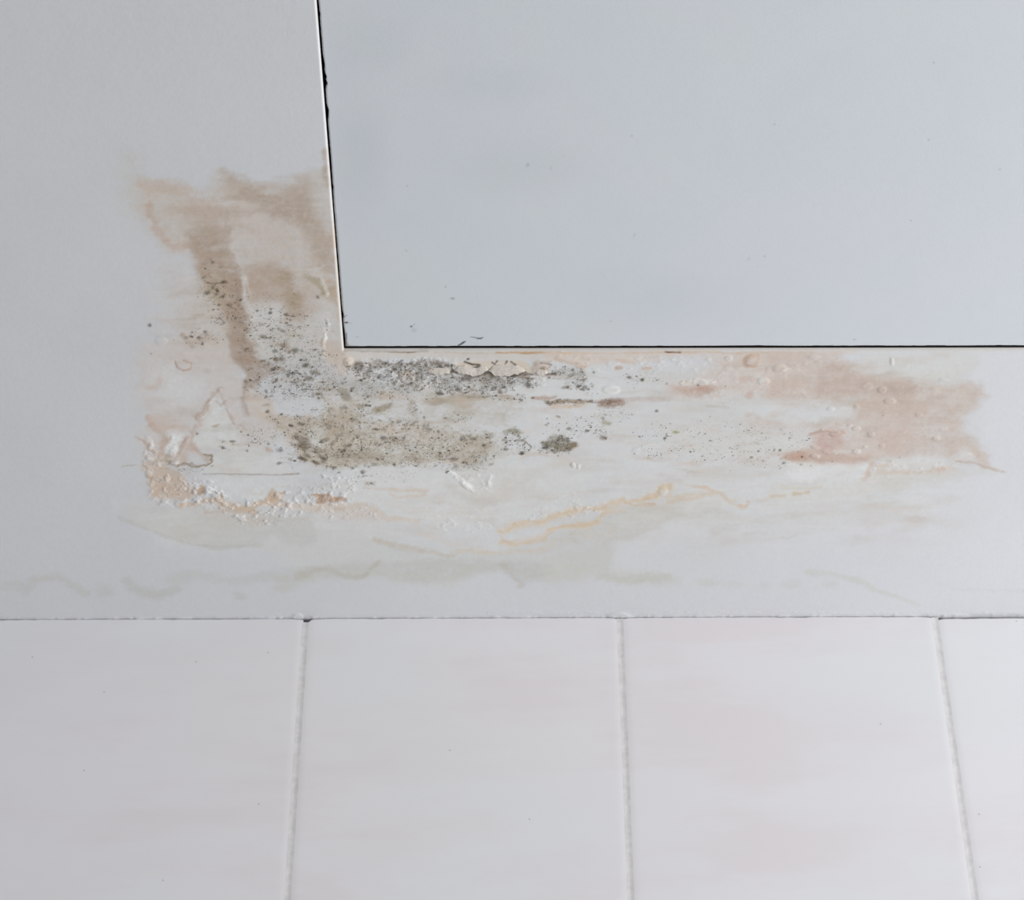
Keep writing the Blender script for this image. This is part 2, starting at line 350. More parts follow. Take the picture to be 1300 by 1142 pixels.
    for x, y, rx, ry in [(135, 130, 26, 18), (210, 135, 18, 24), (270, 125, 40, 14), (240, 150, 20, 10), (340, 130, 30, 14), (420, 128, 50, 13), (500, 122, 24, 10), (570, 135, 42, 14), (185, 175, 14, 12)]:
        s.B(x, y, rx, ry, (86, 77, 68), .68, w=3, soft=.6, t=.5)
    s.P([(0, 205), (150, 215), (340, 230), (430, 275), (240, 300), (150, 290), (0, 250)], (166, 167, 166), .6, 4, 4, t=.3)
    s.P([(-10, 200), (100, 190), (260, 250), (200, 290), (120, 280)], (158, 160, 160), .35, 4, 4, t=.3)
    s.B(290, 195, 50, 22, (186, 189, 192), .75, w=4); s.B(400, 195, 45, 24, (200, 186, 176), .7, w=4)
    s.L([(355, 180), (370, 230), (430, 250)], 8, (120, 104, 92), .6, 1, 3)
    s.P([(500, 150), (600, 155), (630, 185), (560, 190), (500, 180)], (204, 193, 178), .8, 2, 2)
    s.P([(500, 195), (640, 185), (820, 190), (1020, 175), (1060, 200), (1000, 235), (760, 285), (560, 275), (510, 240)], (164, 163, 161), .66, 3, 4, t=.45)
    s.P([(640, 120), (800, 115), (1010, 110), (1060, 160), (1010, 190), (830, 185), (740, 190), (640, 165)], (202, 190, 174), .8, 2, 2, t=.2)
    s.P([(1045, 118), (1140, 120), (1120, 190), (1060, 188)], (186, 166, 147), .8, 1.5, 2)
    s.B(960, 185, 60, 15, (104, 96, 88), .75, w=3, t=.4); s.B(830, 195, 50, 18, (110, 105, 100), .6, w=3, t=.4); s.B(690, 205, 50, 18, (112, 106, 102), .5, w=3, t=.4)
    s.P([(1120, 165), (1310, 160), (1310, 245), (1220, 240)], (178, 179, 178), .6, 3, 4, t=.4)
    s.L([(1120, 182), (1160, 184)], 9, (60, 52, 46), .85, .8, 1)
    s.L([(1080, 124), (1110, 126), (1138, 136)], 6, (50, 42, 36), .9, .6, .5)
    s.B(640, 318, 140, 27, (168, 156, 138), .85, -3, .4, 4); s.B(680, 372, 62, 30, (176, 166, 150), .75, 0, .5, 4); s.B(560, 328, 50, 16, (150, 136, 116), .6, 0, .5, 3); s.B(740, 300, 60, 16, (150, 138, 120), .55, 0, .5, 3)
    s.B(70, 284, 40, 22, (128, 120, 104), .88, 38, .3, 2.5)
    s.B(155, 347, 25, 17, (150, 139, 120), .85, 20, .35, 2.5)
    s.B(268, 353, 54, 17, (142, 132, 111), .85, -13, .3, 2.5); s.B(230, 370, 18, 16, (160, 150, 130), .7)
    s.P([(860, 290), (950, 288), (950, 312), (870, 312)], (172, 150, 134), .7, 2)
    s.L([(1050, 300), (1155, 296)], 24, (172, 148, 130), .75, 1.5, 2)
    s.L([(1140, 322), (1310, 322)], 26, (166, 152, 138), .75, 2, 3, t=.2); s.L([(1150, 352), (1240, 346)], 12, (200, 184, 166), .6, 2, 2)
    s.B(425, 360, 16, 40, (166, 148, 130), .5)
    s.P([(-40, 300), (40, 330), (200, 425), (350, 398), (540, 470), (640, 478), (800, 500), (825, 560), (745, 625), (560, 625), (450, 655), (250, 645), (180, 665), (-40, 655)], (184, 176, 161), .72, 4, 6, t=.3)
    s.P([(270, 560), (380, 560), (370, 610), (270, 600)], (196, 197, 195), .75, 3, 4)
    for x, y, rx, ry, c, a in [(60, 455, 150, 55, (166, 152, 132), .65), (250, 540, 90, 30, (172, 160, 138), .5), (340, 530, 40, 20, (150, 128, 104), .55), (200, 605, 90, 24, (152, 140, 116), .6), (90, 600, 90, 30, (140, 128, 104), .6),
                               (450, 625, 46, 26, (150, 132, 110), .7), (560, 612, 26, 13, (132, 112, 78), .75), (720, 545, 80, 40, (168, 155, 134), .6), (790, 545, 26, 18, (150, 128, 106), .55), (430, 433, 22, 8, (92, 82, 66), .65),
                               (530, 465, 16, 6, (120, 94, 54), .7), (665, 605, 60, 20, (160, 146, 124), .55), (550, 520, 50, 30, (190, 184, 174), .5), (100, 520, 80, 22, (190, 182, 166), .5), (760, 640, 60, 30, (170, 170, 166), .5), (645, 650, 50, 26, (176, 176, 172), .5)]:
        s.B(x, y, rx, ry, c, a, w=6, soft=.6, t=.3)
    s.P([(1088, 520), (1110, 498), (1160, 492), (1190, 528), (1235, 562), (1190, 576), (1110, 560)], (136, 130, 114), .62, 2, 5, t=.7)
    s.B(1160, 512, 34, 12, (104, 98, 66), .7, ang=25, w=2); s.B(1110, 550, 20, 12, (88, 84, 76), .7)
    s.B(932, 475, 42, 16, (130, 124, 100), .7, w=3, t=.3); s.L([(950, 520), (1000, 535), (1028, 552)], 12, (110, 100, 76), .6, 1.2, 3, t=.4); s.B(980, 588, 12, 9, (96, 78, 48), .75, w=1)
    s.B(860, 575, 40, 30, (186, 182, 172), .5, w=4); s.L([(960, 620), (1020, 590), (1120, 590)], 10, (200, 186, 174), .5, 2, 2)
    s.B(1240, 565, 20, 10, (178, 156, 138), .5)
    s.P([(-60, 180), (480, 240), (900, 270), (1050, 300), (900, 480), (840, 600), (600, 660), (-60, 670)], (182, 177, 167), .32, 8, 8, t=.8)
    # salty bloom below
    s.P([(60, 680), (300, 660), (560, 690), (900, 620), (1320, 640), (1320, 840), (1000, 930), (860, 960), (500, 940), (300, 880), (100, 840), (60, 760)], (203, 205, 204), .6, 8, 6)
    s.L([(600, 690), (690, 740), (760, 785), (820, 765), (832, 715)], 20, (212, 214, 214), .6, 3, 2)
    s.L([(590, 740), (640, 800), (720, 830), (830, 850)], 30, (194, 194, 191), .5, 4, 4)
    for q, c in [([(180, 765), (300, 768), (480, 780)], (200, 188, 176)), ([(300, 800), (420, 812), (480, 800)], (200, 186, 172)), ([(180, 740), (220, 742)], (150, 130, 106))]:
        s.L(q, 10, c, .6, 2, 3)
    s.L([(-120, 860), (0, 858), (100, 860), (220, 880), (290, 930), (460, 950)], 26, (200, 189, 178), .65, 3, 4)
    s.P([(-100, 860), (200, 855), (280, 920), (240, 960), (0, 920), (-100, 900)], (196, 188, 180), .5, 5, 4)
    s.L([(240, 1035), (330, 1065), (450, 1085), (560, 1105), (640, 1120)], 18, (188, 180, 168), .6, 3, 4)
    s.L([(480, 1000), (600, 1040), (760, 1080), (900, 1100)], 20, (200, 196, 190), .5, 4, 4)
    for k in range(2):
        s.L([(860, 992), (960, 955), (1100, 935), (1200, 900), (1320, 868)], 34 - 22 * k, [(207, 194, 178), (204, 187, 160)][k], [.7, .6][k], 2.5 - k, 4)
        s.L([(880, 1050), (960, 1062), (1100, 1030), (1180, 975), (1320, 965)], 26 - 16 * k, [(203, 190, 172), (202, 183, 156)][k], [.7, .55][k], 2.5 - k, 4)
    s.L([(660, 1090), (900, 1105), (1040, 1095), (1120, 1080)], 14, (200, 188, 172), .55, 3, 4)
    s.L([(1180, 980), (1120, 1000), (1060, 1030), (950, 1040)], 16, (206, 196, 184), .5, 3, 3)
    s.B(900, 780, 40, 50, (204, 198, 190), .4)
    # mould densities
    s.P([(60, 110), (620, 118), (640, 170), (520, 200), (460, 275), (330, 250), (100, 180)], 0, .95, 3, 4, kind=PE)
    s.P([(-60, 190), (340, 220), (440, 290), (330, 320), (-60, 270)], 0, .4, 4, 4, kind=PE)
    s.P([(490, 190), (1050, 170), (1060, 230), (900, 280), (560, 290)], 0, .95, 4, 4, kind=PE)
    s.P([(1110, 160), (1330, 155), (1330, 250), (1220, 250)], 0, .8, 4, 4, kind=PE)
    s.P([(-60, 320), (60, 330), (350, 390), (640, 470), (820, 490), (840, 560), (740, 660), (-60, 670)], 0, .5, 5, 6, kind=PE)
    s.P([(340, 395), (560, 450), (560, 490), (340, 450)], 0, .55, 4, 4, kind=PE)
    s.L([(510, 300), (760, 295), (1000, 300)], 34, 0, .45, 2, 4, kind=PE); s.L([(1140, 320), (1310, 320)], 26, 0, .8, 2, 3, kind=PE)
    s.B(1150, 540, 70, 44, 0, .85, w=6, kind=PE); s.P([(880, 470), (960, 460), (1040, 550), (980, 600), (880, 570)], 0, .6, 4, 3, kind=PE)
    s.B(740, 620, 90, 50, 0, .55, kind=PE); s.B(650, 400, 60, 30, 0, .4, kind=PE); s.B(430, 350, 30, 50, 0, .4, kind=PE); s.B(200, 330, 120, 40, 0, .3, kind=PE)
    s.B(180, 720, 60, 40, 0, .25, kind=PE); s.B(330, 690, 100, 40, 0, .15, kind=PE)
    for q in [[(625, 130), (622, 150), (632, 160), (618, 172)], [(690, 118), (730, 132), (768, 134)], [(735, 150), (770, 142)], [(832, 122), (846, 132)], [(848, 128), (858, 114)], [(900, 130), (908, 116)], [(930, 118), (952, 134)]]:
        s.L(q, 7, (46, 38, 32), .85, .7, .3)
    s.L([(632, 168), (690, 182), (750, 193), (790, 180), (815, 168), (850, 187), (915, 191), (1000, 174), (1045, 182)], 10, (66, 56, 48), .8, 1.2, 1)  # shade and mould under the flakes' free edges, painted dark; next line too
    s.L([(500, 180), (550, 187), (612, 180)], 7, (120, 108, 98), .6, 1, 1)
    s.P([(614, 168), (632, 150), (636, 172), (622, 178)], (24, 20, 18), .95, .7, .2)
    s.L([(595, 685), (606, 680)], 6, (90, 84, 78), .8, .6, .3)
    for x, y, r in [(30, 515, 8), (100, 545, 14), (42, 570, 7), (340, 430, 7), (310, 440, 6), (200, 455, 6), (375, 465, 6), (900, 570, 12), (785, 545, 10), (1045, 300, 8), (40, 685, 7), (210, 742, 7), (710, 105, 9), (405, 280, 7), (330, 260, 7), (105, 255, 8), (870, 210, 8), (1180, 320, 8), (1210, 318, 6)]:
        s.B(x, y, r, r * .7, (86, 76, 60), .75, soft=.5, w=1.5)

    # ---- right of the middle
    s.sk = 1.5
    s.crop(700, 430)
    s.P([(-20, 60), (1320, 60), (1320, 130), (1100, 140), (900, 150), (830, 100), (560, 92), (420, 122), (300, 112), (170, 165), (100, 130), (-20, 118)], (206, 192, 180), .7, 3, 4)
    s.L([(60, 72), (300, 74), (520, 70), (800, 70), (1200, 68)], 8, (204, 178, 150), .55, 1, 1)
    s.L([(588, 66), (665, 70)], 9, (120, 84, 58), .85, .8, 1)
    s.L([(20, 110), (100, 128), (150, 150), (175, 160)], 14, (196, 172, 152), .6, 2, 3); s.L([(330, 112), (430, 128)], 8, (200, 178, 158), .6, 2, 2)
    s.B(345, 152, 20, 12, (178, 140, 112), .65, w=2); s.B(492, 152, 26, 9, (198, 162, 132), .7, w=2)
    s.P([(590, 280), (620, 230), (720, 200), (760, 160), (900, 110), (1320, 110), (1320, 330), (1150, 300), (1000, 290), (900, 280), (700, 310)], (205, 193, 185), .7, 7, 6, t=.12)
    s.P([(1000, 430), (1320, 420), (1320, 480), (1100, 480)], (200, 193, 192), .55, 6, 5)
    s.P([(560, 430), (900, 450), (1320, 440), (1320, 600), (900, 620), (600, 560)], (206, 205, 200), .45, 9, 6)
    s.B(740, 262, 120, 28, (188, 162, 146), .6, w=5); s.B(800, 262, 60, 20, (182, 150, 132), .6, w=4)
    s.L([(995, 125), (1010, 140), (1040, 140), (1065, 110), (1060, 85), (1020, 85), (1000, 105)], 16, (194, 164, 140), .65, 1.5, 2)
    s.B(1030, 290, 24, 20, (194, 168, 152), .65); s.L([(960, 212), (1100, 215), (1300, 212)], 22, (197, 180, 168), .5, 3, 4); s.B(1200, 265, 60, 24, (196, 174, 162), .5)
    s.P([(1060, 205), (1130, 205), (1110, 240), (1070, 235)], (212, 212, 208), .7, 2)
    s.L([(670, 235), (760, 208), (850, 225)], 12, (210, 206, 200), .7, 2, 2)
    s.P([(225, 318), (300, 308), (372, 316), (370, 345), (290, 356), (235, 348)], (150, 127, 111), .85, 1.5, 2)
    s.L([(-10, 318), (230, 326)], 18, (160, 142, 124), .75, 1.5, 2, t=.3); s.L([(-10, 348), (180, 340)], 10, (200, 182, 164), .6, 1.5, 2)
    s.L([(370, 322), (440, 308), (520, 315), (620, 318)], 16, (188, 177, 170), .6, 2.5, 3)
    s.L([(800, 342), (860, 346), (910, 352)], 10, (192, 188, 184), .6, 2, 2)
    s.P([(-20, 490), (60, 520), (115, 562), (60, 575), (-20, 565)], (136, 130, 114), .62, 2, 5, t=.7)
    s.B(285, 430, 24, 11, (150, 146, 104), .65, w=2); s.B(642, 480, 16, 7, (160, 160, 104), .65, w=1); s.B(505, 612, 16, 6, (186, 176, 160), .7, w=1)
    s.B(300, 262, 45, 26, (214, 216, 216), .7)
    s.P([(1195, 622), (1250, 592), (1320, 585), (1320, 642), (1260, 648)], (190, 160, 142), .8, 2, 3)
    for q, wd, c, a in [([(-20, 920), (120, 888), (230, 858), (370, 838), (450, 832), (540, 800), (560, 768), (610, 765), (612, 800)], 34, (207, 197, 183), .75),
                        ([(-20, 920), (120, 888), (230, 860), (370, 832), (450, 832), (540, 800), (556, 770), (605, 765)], 13, (205, 187, 162), .7),
                        ([(-20, 1000), (60, 972), (170, 970), (250, 940), (272, 892), (370, 882)], 24, (206, 195, 180), .7),
                        ([(-20, 998), (60, 972), (170, 970), (250, 938), (272, 895)], 9, (204, 185, 158), .6),
                        ([(370, 845), (450, 860), (525, 855)], 11, (200, 176, 146), .75),
                        ([(600, 845), (720, 825), (830, 800)], 10, (204, 186, 164), .6),
                        ([(640, 815), (760, 795), (850, 800)], 8, (204, 190, 172), .5),
                        ([(690, 752), (800, 770), (870, 800), (920, 832), (1000, 856), (1012, 828)], 12, (204, 184, 160), .65),
                        ([(340, 970), (300, 1000), (130, 1015), (0, 1060), (-100, 1090)], 16, (200, 194, 184), .5)]:
        s.L(q, wd, c, a, 2, 4)
    s.P([(370, 860), (540, 855), (600, 850), (860, 800), (930, 850), (700, 900), (500, 960), (360, 970)], (203, 203, 198), .5, 8, 5)
    s.L([(1050, 810), (1180, 812), (1300, 790)], 14, (206, 203, 196), .5, 3, 4); s.L([(1250, 805), (1310, 800)], 6, (204, 190, 170), .6, 1.5, 2)
    # densities and single spots
    s.L([(0, 180), (100, 170), (130, 225), (210, 262)], 44, 0, .75, 3, 4, kind=PE); s.L([(-10, 320), (300, 326)], 26, 0, .7, 2, 3, kind=PE)
    s.B(250, 460, 60, 50, 0, .42, kind=PE); s.B(320, 380, 90, 40, 0, .25, kind=PE); s.B(30, 545, 80, 34, 0, .9, kind=PE); s.B(480, 200, 90, 40, 0, .22, kind=PE)
    s.P([(420, 440), (1250, 440), (1250, 680), (700, 620), (420, 600)], 0, .13, 6, 5, kind=PE); s.B(120, 460, 130, 60, 0, .2, kind=PE)
    for x, y, r in [(585, 512, 8), (592, 500, 5), (1030, 608, 8), (1092, 628, 6), (1180, 576, 7), (1068, 578, 6), (936, 602, 6), (1198, 642, 7), (1285, 650, 6), (1290, 605, 8), (1150, 578, 4), (775, 604, 5), (735, 578, 4), (880, 616, 4), (918, 562, 4), (545, 372, 9), (222, 175, 7), (470, 212, 9),
                    (545, 215, 5), (597, 232, 5), (195, 262, 8), (792, 490, 4), (820, 526, 4), (1084, 486, 4), (640, 560, 4), (1184, 668, 4), (756, 492, 3), (612, 436, 3), (755, 240, 6), (898, 245, 4)]:
        s.B(x, y, r, r * .75, (86, 80, 66), .78, soft=.5, w=.8)

    # ---- right end
    s.sk = 2.2
    s.crop(980, 430)
    s.P([(-20, 58), (460, 58), (440, 74), (200, 80), (-20, 110)], (210, 192, 174), .6, 2, 2)
    s.P([(440, 60), (1080, 64), (1040, 200), (780, 225), (640, 195), (430, 135)], (208, 209, 206), .6, 6, 5)
    s.L([(620, 105), (900, 98)], 18, (206, 202, 196), .5, 3, 3)
    s.P([(-20, 60), (330, 62), (430, 145), (520, 172), (640, 200), (760, 235), (1060, 230), (1090, 290), (1040, 345), (975, 400), (985, 480), (1060, 540), (1115, 610), (1090, 650), (1000, 640), (860, 600), (560, 612),
         (505, 637), (80, 632), (100, 590), (200, 540), (240, 480), (180, 430), (400, 420), (450, 320), (200, 315), (-20, 300)], (201, 189, 181), .82, 4, 4, t=.08)
    s.P([(225, 190), (340, 118), (420, 138), (460, 185), (600, 210), (755, 240), (745, 280), (690, 335), (590, 320), (420, 290), (220, 305)], (192, 176, 165), .78, 4, 4, t=.1)
    s.P([(460, 325), (700, 320), (800, 360), (770, 392), (560, 382)], (199, 181, 171), .6, 4, 4)
    s.P([(520, 400), (740, 395), (760, 560), (540, 580), (440, 560)], (201, 186, 177), .5, 6, 5)
    s.B(880, 300, 110, 60, (204, 192, 185), .4, w=6)
    s.P([(0, 205), (180, 205), (185, 240), (0, 250)], (200, 182, 168), .6, 4, 4); s.P([(20, 250), (120, 260), (80, 285), (0, 280)], (198, 176, 166), .5, 4, 4)
    s.P([(205, 500), (240, 472), (380, 482), (350, 545), (290, 580), (225, 562)], (194, 167, 158), .72, 3, 3)
    s.P([(75, 620), (140, 580), (230, 568), (420, 600), (510, 600), (490, 636), (90, 637)], (194, 170, 157), .75, 2, 2)
    s.B(120, 610, 50, 20, (186, 154, 136), .6); s.B(640, 520, 70, 60, (200, 182, 172), .5)
    s.P([(90, 645), (500, 642), (470, 710), (330, 730), (120, 740), (80, 700)], (213, 215, 216), .85, 2, 2)
    s.B(370, 375, 60, 40, (210, 211, 212), .6, w=4); s.B(790, 640, 75, 42, (213, 215, 216), .75); s.B(620, 640, 60, 22, (212, 212, 211), .6); s.B(1000, 606, 42, 24, (214, 215, 215), .75)
    s.P([(505, 640), (860, 620), (960, 640), (900, 700), (560, 740), (460, 735)], (207, 205, 201), .6, 4, 4)
    s.L([(515, 648), (492, 700), (468, 732)], 20, (202, 180, 164), .7, 2, 3); s.L([(545, 690), (640, 682), (760, 692), (870, 690)], 12, (204, 192, 180), .6, 2, 3)
    s.B(872, 678, 44, 14, (210, 190, 176), .75, w=3); s.L([(540, 660), (600, 650)], 8, (204, 186, 170), .6, 1.5, 2)
    s.L([(955, 632), (1060, 650), (1140, 675), (1200, 685)], 9, (190, 172, 156), .7, 1.2, 2)
    s.P([(1040, 570), (1090, 590), (1130, 660), (1080, 655)], (201, 187, 175), .7, 3, 3)
    s.P([(-20, 770), (80, 770), (300, 745), (480, 725), (900, 700), (1150, 690), (600, 760), (300, 838), (120, 850), (-20, 845)], (206, 206, 202), .6, 4, 4)
    s.L([(-10, 812), (60, 815)], 7, (202, 188, 168), .65, 1.5, 2); s.L([(110, 804), (185, 797)], 9, (200, 182, 156), .7, 1.5, 2); s.L([(60, 768), (140, 775), (250, 768)], 9, (203, 198, 186), .65, 1.5, 2)
    s.L([(190, 490), (250, 478), (330, 478), (380, 490)], 6, (186, 158, 144), .6, 1, 1)
    for x, y, r in [(42, 577, 6), (62, 643, 7), (150, 650, 7), (155, 610, 6), (200, 655, 4), (312, 632, 4), (660, 612, 4), (60, 490, 4), (92, 512, 5), (12, 575, 4), (427, 12, 4), (575, 395, 3), (40, 670, 4)]:
        s.B(x, y, r, r * .8, (92, 84, 70), .75, soft=.5, w=.5)
    s.B(100, 560, 100, 80, 0, .15, kind=PE)

    # ---- countless small marks: mildew colonies and drying smudges
    s.sk = 1.0; s.crop(0, 0, 1); rng = np.random.RandomState(7)
    def at_uv(F, u, v):
        j = int(np.argmin(np.abs(s.V[:, F.shape[1] // 2] - v))); i = int(np.argmin(np.abs(s.U[j] - u))); return F[j, i]
    pal = [(92, 84, 68), (120, 108, 84), (74, 66, 56), (134, 122, 104), (104, 96, 90)]
    n = 0
    while n < 900:
        u = rng.uniform(225, 800); v = rng.uniform(330, 605)
        d = at_uv(s.mould, u, v)
        if u > 437 and v < 444 or rng.rand() > d * 1.3: n += .15; continue
        rr = rng.gamma(1.3, .55) + .45
        s.B(u, v, min(rr * rng.uniform(1, 2.2), 4.5), min(rr, 2.6), pal[rng.randint(5)], rng.uniform(.35, .95), ang=rng.uniform(-30, 30), soft=.6, w=1.5); n += 1
    for k in range(420):
        u = rng.uniform(200, 1210); v = rng.uniform(450, 690) if u > 437 else rng.uniform(230, 650)
        c = [(200, 180, 162), (190, 178, 166), (176, 166, 150), (204, 196, 188), (214, 215, 214), (186, 168, 152)][rng.randint(6)]
        if u < 430: c = tuple(int(q * .93) for q in c)
        a = rng.uniform(.08, .34) * (1 if v < 600 else .6)
        s.B(u, v, rng.uniform(4, 26), rng.uniform(1.2, 5), c, a, ang=rng.uniform(-14, 10), soft=.8, w=4)
    # ---- relief (mm)
    s.sk = 1.0
    s.crop(130, 170)
    s.HL([(733, 740), (737, 880), (790, 1000), (800, 1100)], 14, .35, 3)
    s.HL([(640, 400), (660, 600), (720, 720)], 14, .2, 4)
    s.HL([(1145, 960), (1150, 1050), (1140, 1150)], 8, .6, 1.5); s.HL([(1120, 750), (1160, 830)], 8, .4, 2)
    s.HB(300, 1060, 28, 24, .35); s.HB(400, 780, 60, 50, .15, soft=.8)
    s.crop(130, 430)
    s.HB(418, 137, 36, 24, .45); s.HL([(605, 265), (455, 480), (400, 590)], 14, .35, 2, 2); s.HL([(605, 265), (700, 460)], 12, .3, 2, 2)
    s.HL([(1182, 345), (1140, 465)], 7, .5, 1.2)
    s.HN([(220, 500), (360, 470), (400, 660), (400, 760), (560, 740), (560, 800), (640, 800), (640, 900), (230, 830), (220, 640)], 1.3, 7)
    s.HN([(380, 730), (480, 730), (600, 770), (660, 810), (640, 900), (560, 870), (400, 830)], 1.8, 5, seed=9)
    s.HN([(620, 820), (850, 830), (900, 770), (1090, 760), (1250, 850), (1100, 900), (900, 950), (700, 950), (600, 900)], 1.5, 5, seed=13)
    s.HN([(1080, 700), (1200, 690), (1300, 740), (1250, 860), (1080, 800)], 1.3, 5, seed=17)
    s.HL([(515, 698), (1010, 695)], 5, -.25, 1, .5)
    s.HB(335, 715, 14, 16, .8); s.HB(360, 590, 16, 26, .8); s.HB(400, 850, 30, 22, .9)
    s.crop(420, 430)
    s.HN([(60, 100), (640, 100), (640, 190), (480, 270), (340, 250), (60, 180)], 1.4, 5, seed=21)
    s.HN([(480, 180), (1060, 170), (1200, 160), (1060, 240), (500, 280)], .8, 4, seed=23)
    s.HB(400, 197, 40, 22, .9); s.HB(290, 195, 44, 20, .8); s.HB(90, 118, 26, 22, .9); s.HB(1080, 155, 38, 30, 1.0); s.HB(550, 168, 44, 14, .9)
    s.HN([(-60, 400), (300, 400), (800, 500), (800, 620), (-60, 650)], .35, 4, seed=29)
    s.HL([(600, 690), (690, 740), (760, 785), (820, 765), (832, 715)], 14, .9, 2.5); s.HL([(690, 710), (760, 700), (800, 740)], 10, .5, 3)
    s.HB(760, 740, 40, 30, -.5, soft=.5); s.HL([(-50, 700), (60, 720), (100, 715)], 12, .8, 2)
    s.HN([(480, 900), (600, 900), (860, 950), (1250, 800), (1310, 860), (1100, 930), (880, 990), (600, 990)], .5, 5, seed=31)
    s.HB(1250, 650, 12, 14, .9); s.HB(800, 640, 24, 12, .5); s.HN([(-60, 850), (230, 860), (250, 930), (-60, 920)], .7, 4, seed=33)
    s.crop(700, 430)
    s.HB(138, 658, 10, 14, .7); s.HB(305, 262, 40, 22, .9); s.HN([(0, 80), (700, 90), (900, 100), (900, 180), (400, 180), (180, 170)], .55, 6, seed=35)
    s.HB(1032, 110, 36, 30, .7); s.HB(1095, 218, 30, 18, .9); s.HB(915, 100, 18, 14, .6); s.HL([(670, 235), (760, 210), (850, 225)], 12, .5, 2); s.HB(1160, 150, 50, 14, .5)
    s.HN([(80, 880), (240, 840), (240, 900), (100, 920)], .9, 4, seed=37); s.HB(575, 785, 20, 20, .5); s.HB(435, 575, 20, 14, .35)
    s.HN([(700, 150), (1310, 120), (1310, 300), (700, 300)], .4, 7, seed=39)
    s.crop(980, 430)
    for x, y, rx, ry, h in [(565, 265, 22, 16, .8), (605, 322, 27, 14, .8), (333, 492, 36, 13, .9), (435, 466, 20, 11, .8), (510, 492, 18, 14, .6), (435, 580, 20, 12, .8), (222, 606, 24, 13, .8), (845, 516, 18, 11, .5), (490, 245, 26, 18, .4),
                            (300, 360, 18, 10, .5), (755, 392, 16, 10, .4), (440, 350, 12, 10, .5), (565, 552, 16, 9, .4), (40, 150, 36, 18, .7), (215, 92, 28, 10, .4), (620, 118, 9, 20, .6), (885, 210, 26, 8, .3), (840, 260, 20, 10, .25), (1000, 606, 36, 18, .4), (400, 450, 12, 10, .4), (885, 468, 20, 8, .3), (240, 120, 18, 10, .3), (480, 556, 10, 8, .4)]:
        s.HB(x, y, rx, ry, h, w=.8)
    s.HL([(190, 558), (260, 568), (400, 600)], 9, .6, 1.2); s.HL([(250, 470), (380, 485)], 8, .5, 1.5); s.HL([(670, 485), (760, 505), (840, 515)], 7, .25, 1.5)
    s.HN([(540, 640), (900, 620), (960, 660), (900, 700), (520, 710)], .45, 5, seed=41)
    # paint gathered along the wall, drooping at the tile joints
    s.crop(0, 0, 1)
    s.HL([(620, 777), (780, 777), (1000, 777.5), (1400, 778)], 3, .25, 1.5, .6)
    s.HB(785, 781, 14, 4, 1.2, w=.4); s.HB(378, 783, 7, 4, 1.0, w=.4); s.HB(1205, 782, 26, 4, .8, w=.4)
#PAINT_END

# ------------------------------------------------------------------ mesh builders
def new_obj(name, me, mat, parent=None, kind=None, label=None, cat=None, group=None):
    if mat: me.materials.append(mat)
    o = bpy.data.objects.new(name, me); COL.objects.link(o)
    if parent: o.parent = parent
    if kind: o['kind'] = kind
    if label: o['label'] = label
    if cat: o['category'] = cat
    if group: o['group'] = group
    return o

def mesh_from(name, co, quads, normals=None, attrs=None):
    used = np.zeros(len(co), bool); used[quads.ravel()] = True
    idx = np.cumsum(used) - 1
    co = co[used]; quads = idx[quads]
    me = bpy.data.meshes.new(name)
    me.vertices.add(len(co)); me.vertices.foreach_set('co', co.astype(np.float32).ravel())
    n = len(quads)
    me.loops.add(n * 4); me.loops.foreach_set('vertex_index', quads.astype(np.int32).ravel())
    me.polygons.add(n)
    me.polygons.foreach_set('loop_start', np.arange(0, n * 4, 4, dtype=np.int32))
    me.update(calc_edges=True)
    me.polygons.foreach_set('use_smooth', np.ones(n, bool))
    for k, arr in (attrs or {}).items():
        arr = arr[used]
        if arr.ndim == 2:
            at = me.attributes.new(k, 'FLOAT_COLOR', 'POINT')
            at.data.foreach_set('color', np.concatenate([arr, np.ones((len(arr), 1))], 1).astype(np.float32).ravel())
        else:
            at = me.attributes.new(k, 'FLOAT', 'POINT'); at.data.foreach_set('value', arr.astype(np.float32).ravel())
    if normals is not None:
        me.normals_split_custom_set_from_vertices(normals[used].astype(np.float32).tolist())
    me.validate()
    return me

def grid_quads(ny, nx, flip=False):
    i = np.arange((ny - 1) * (nx - 1)); r = i // (nx - 1); c = i % (nx - 1); a = r * nx + c
    q = np.stack([a, a + 1, a + nx + 1, a + nx], 1)
    return (q[:, ::-1] if flip else q)

def simple_mesh(name, verts, faces, smooth=False):
    me = bpy.data.meshes.new(name); me.from_pydata(verts, [], faces); me.update()
    if smooth:
        me.polygons.foreach_set('use_smooth', [True] * len(me.polygons))
    return me

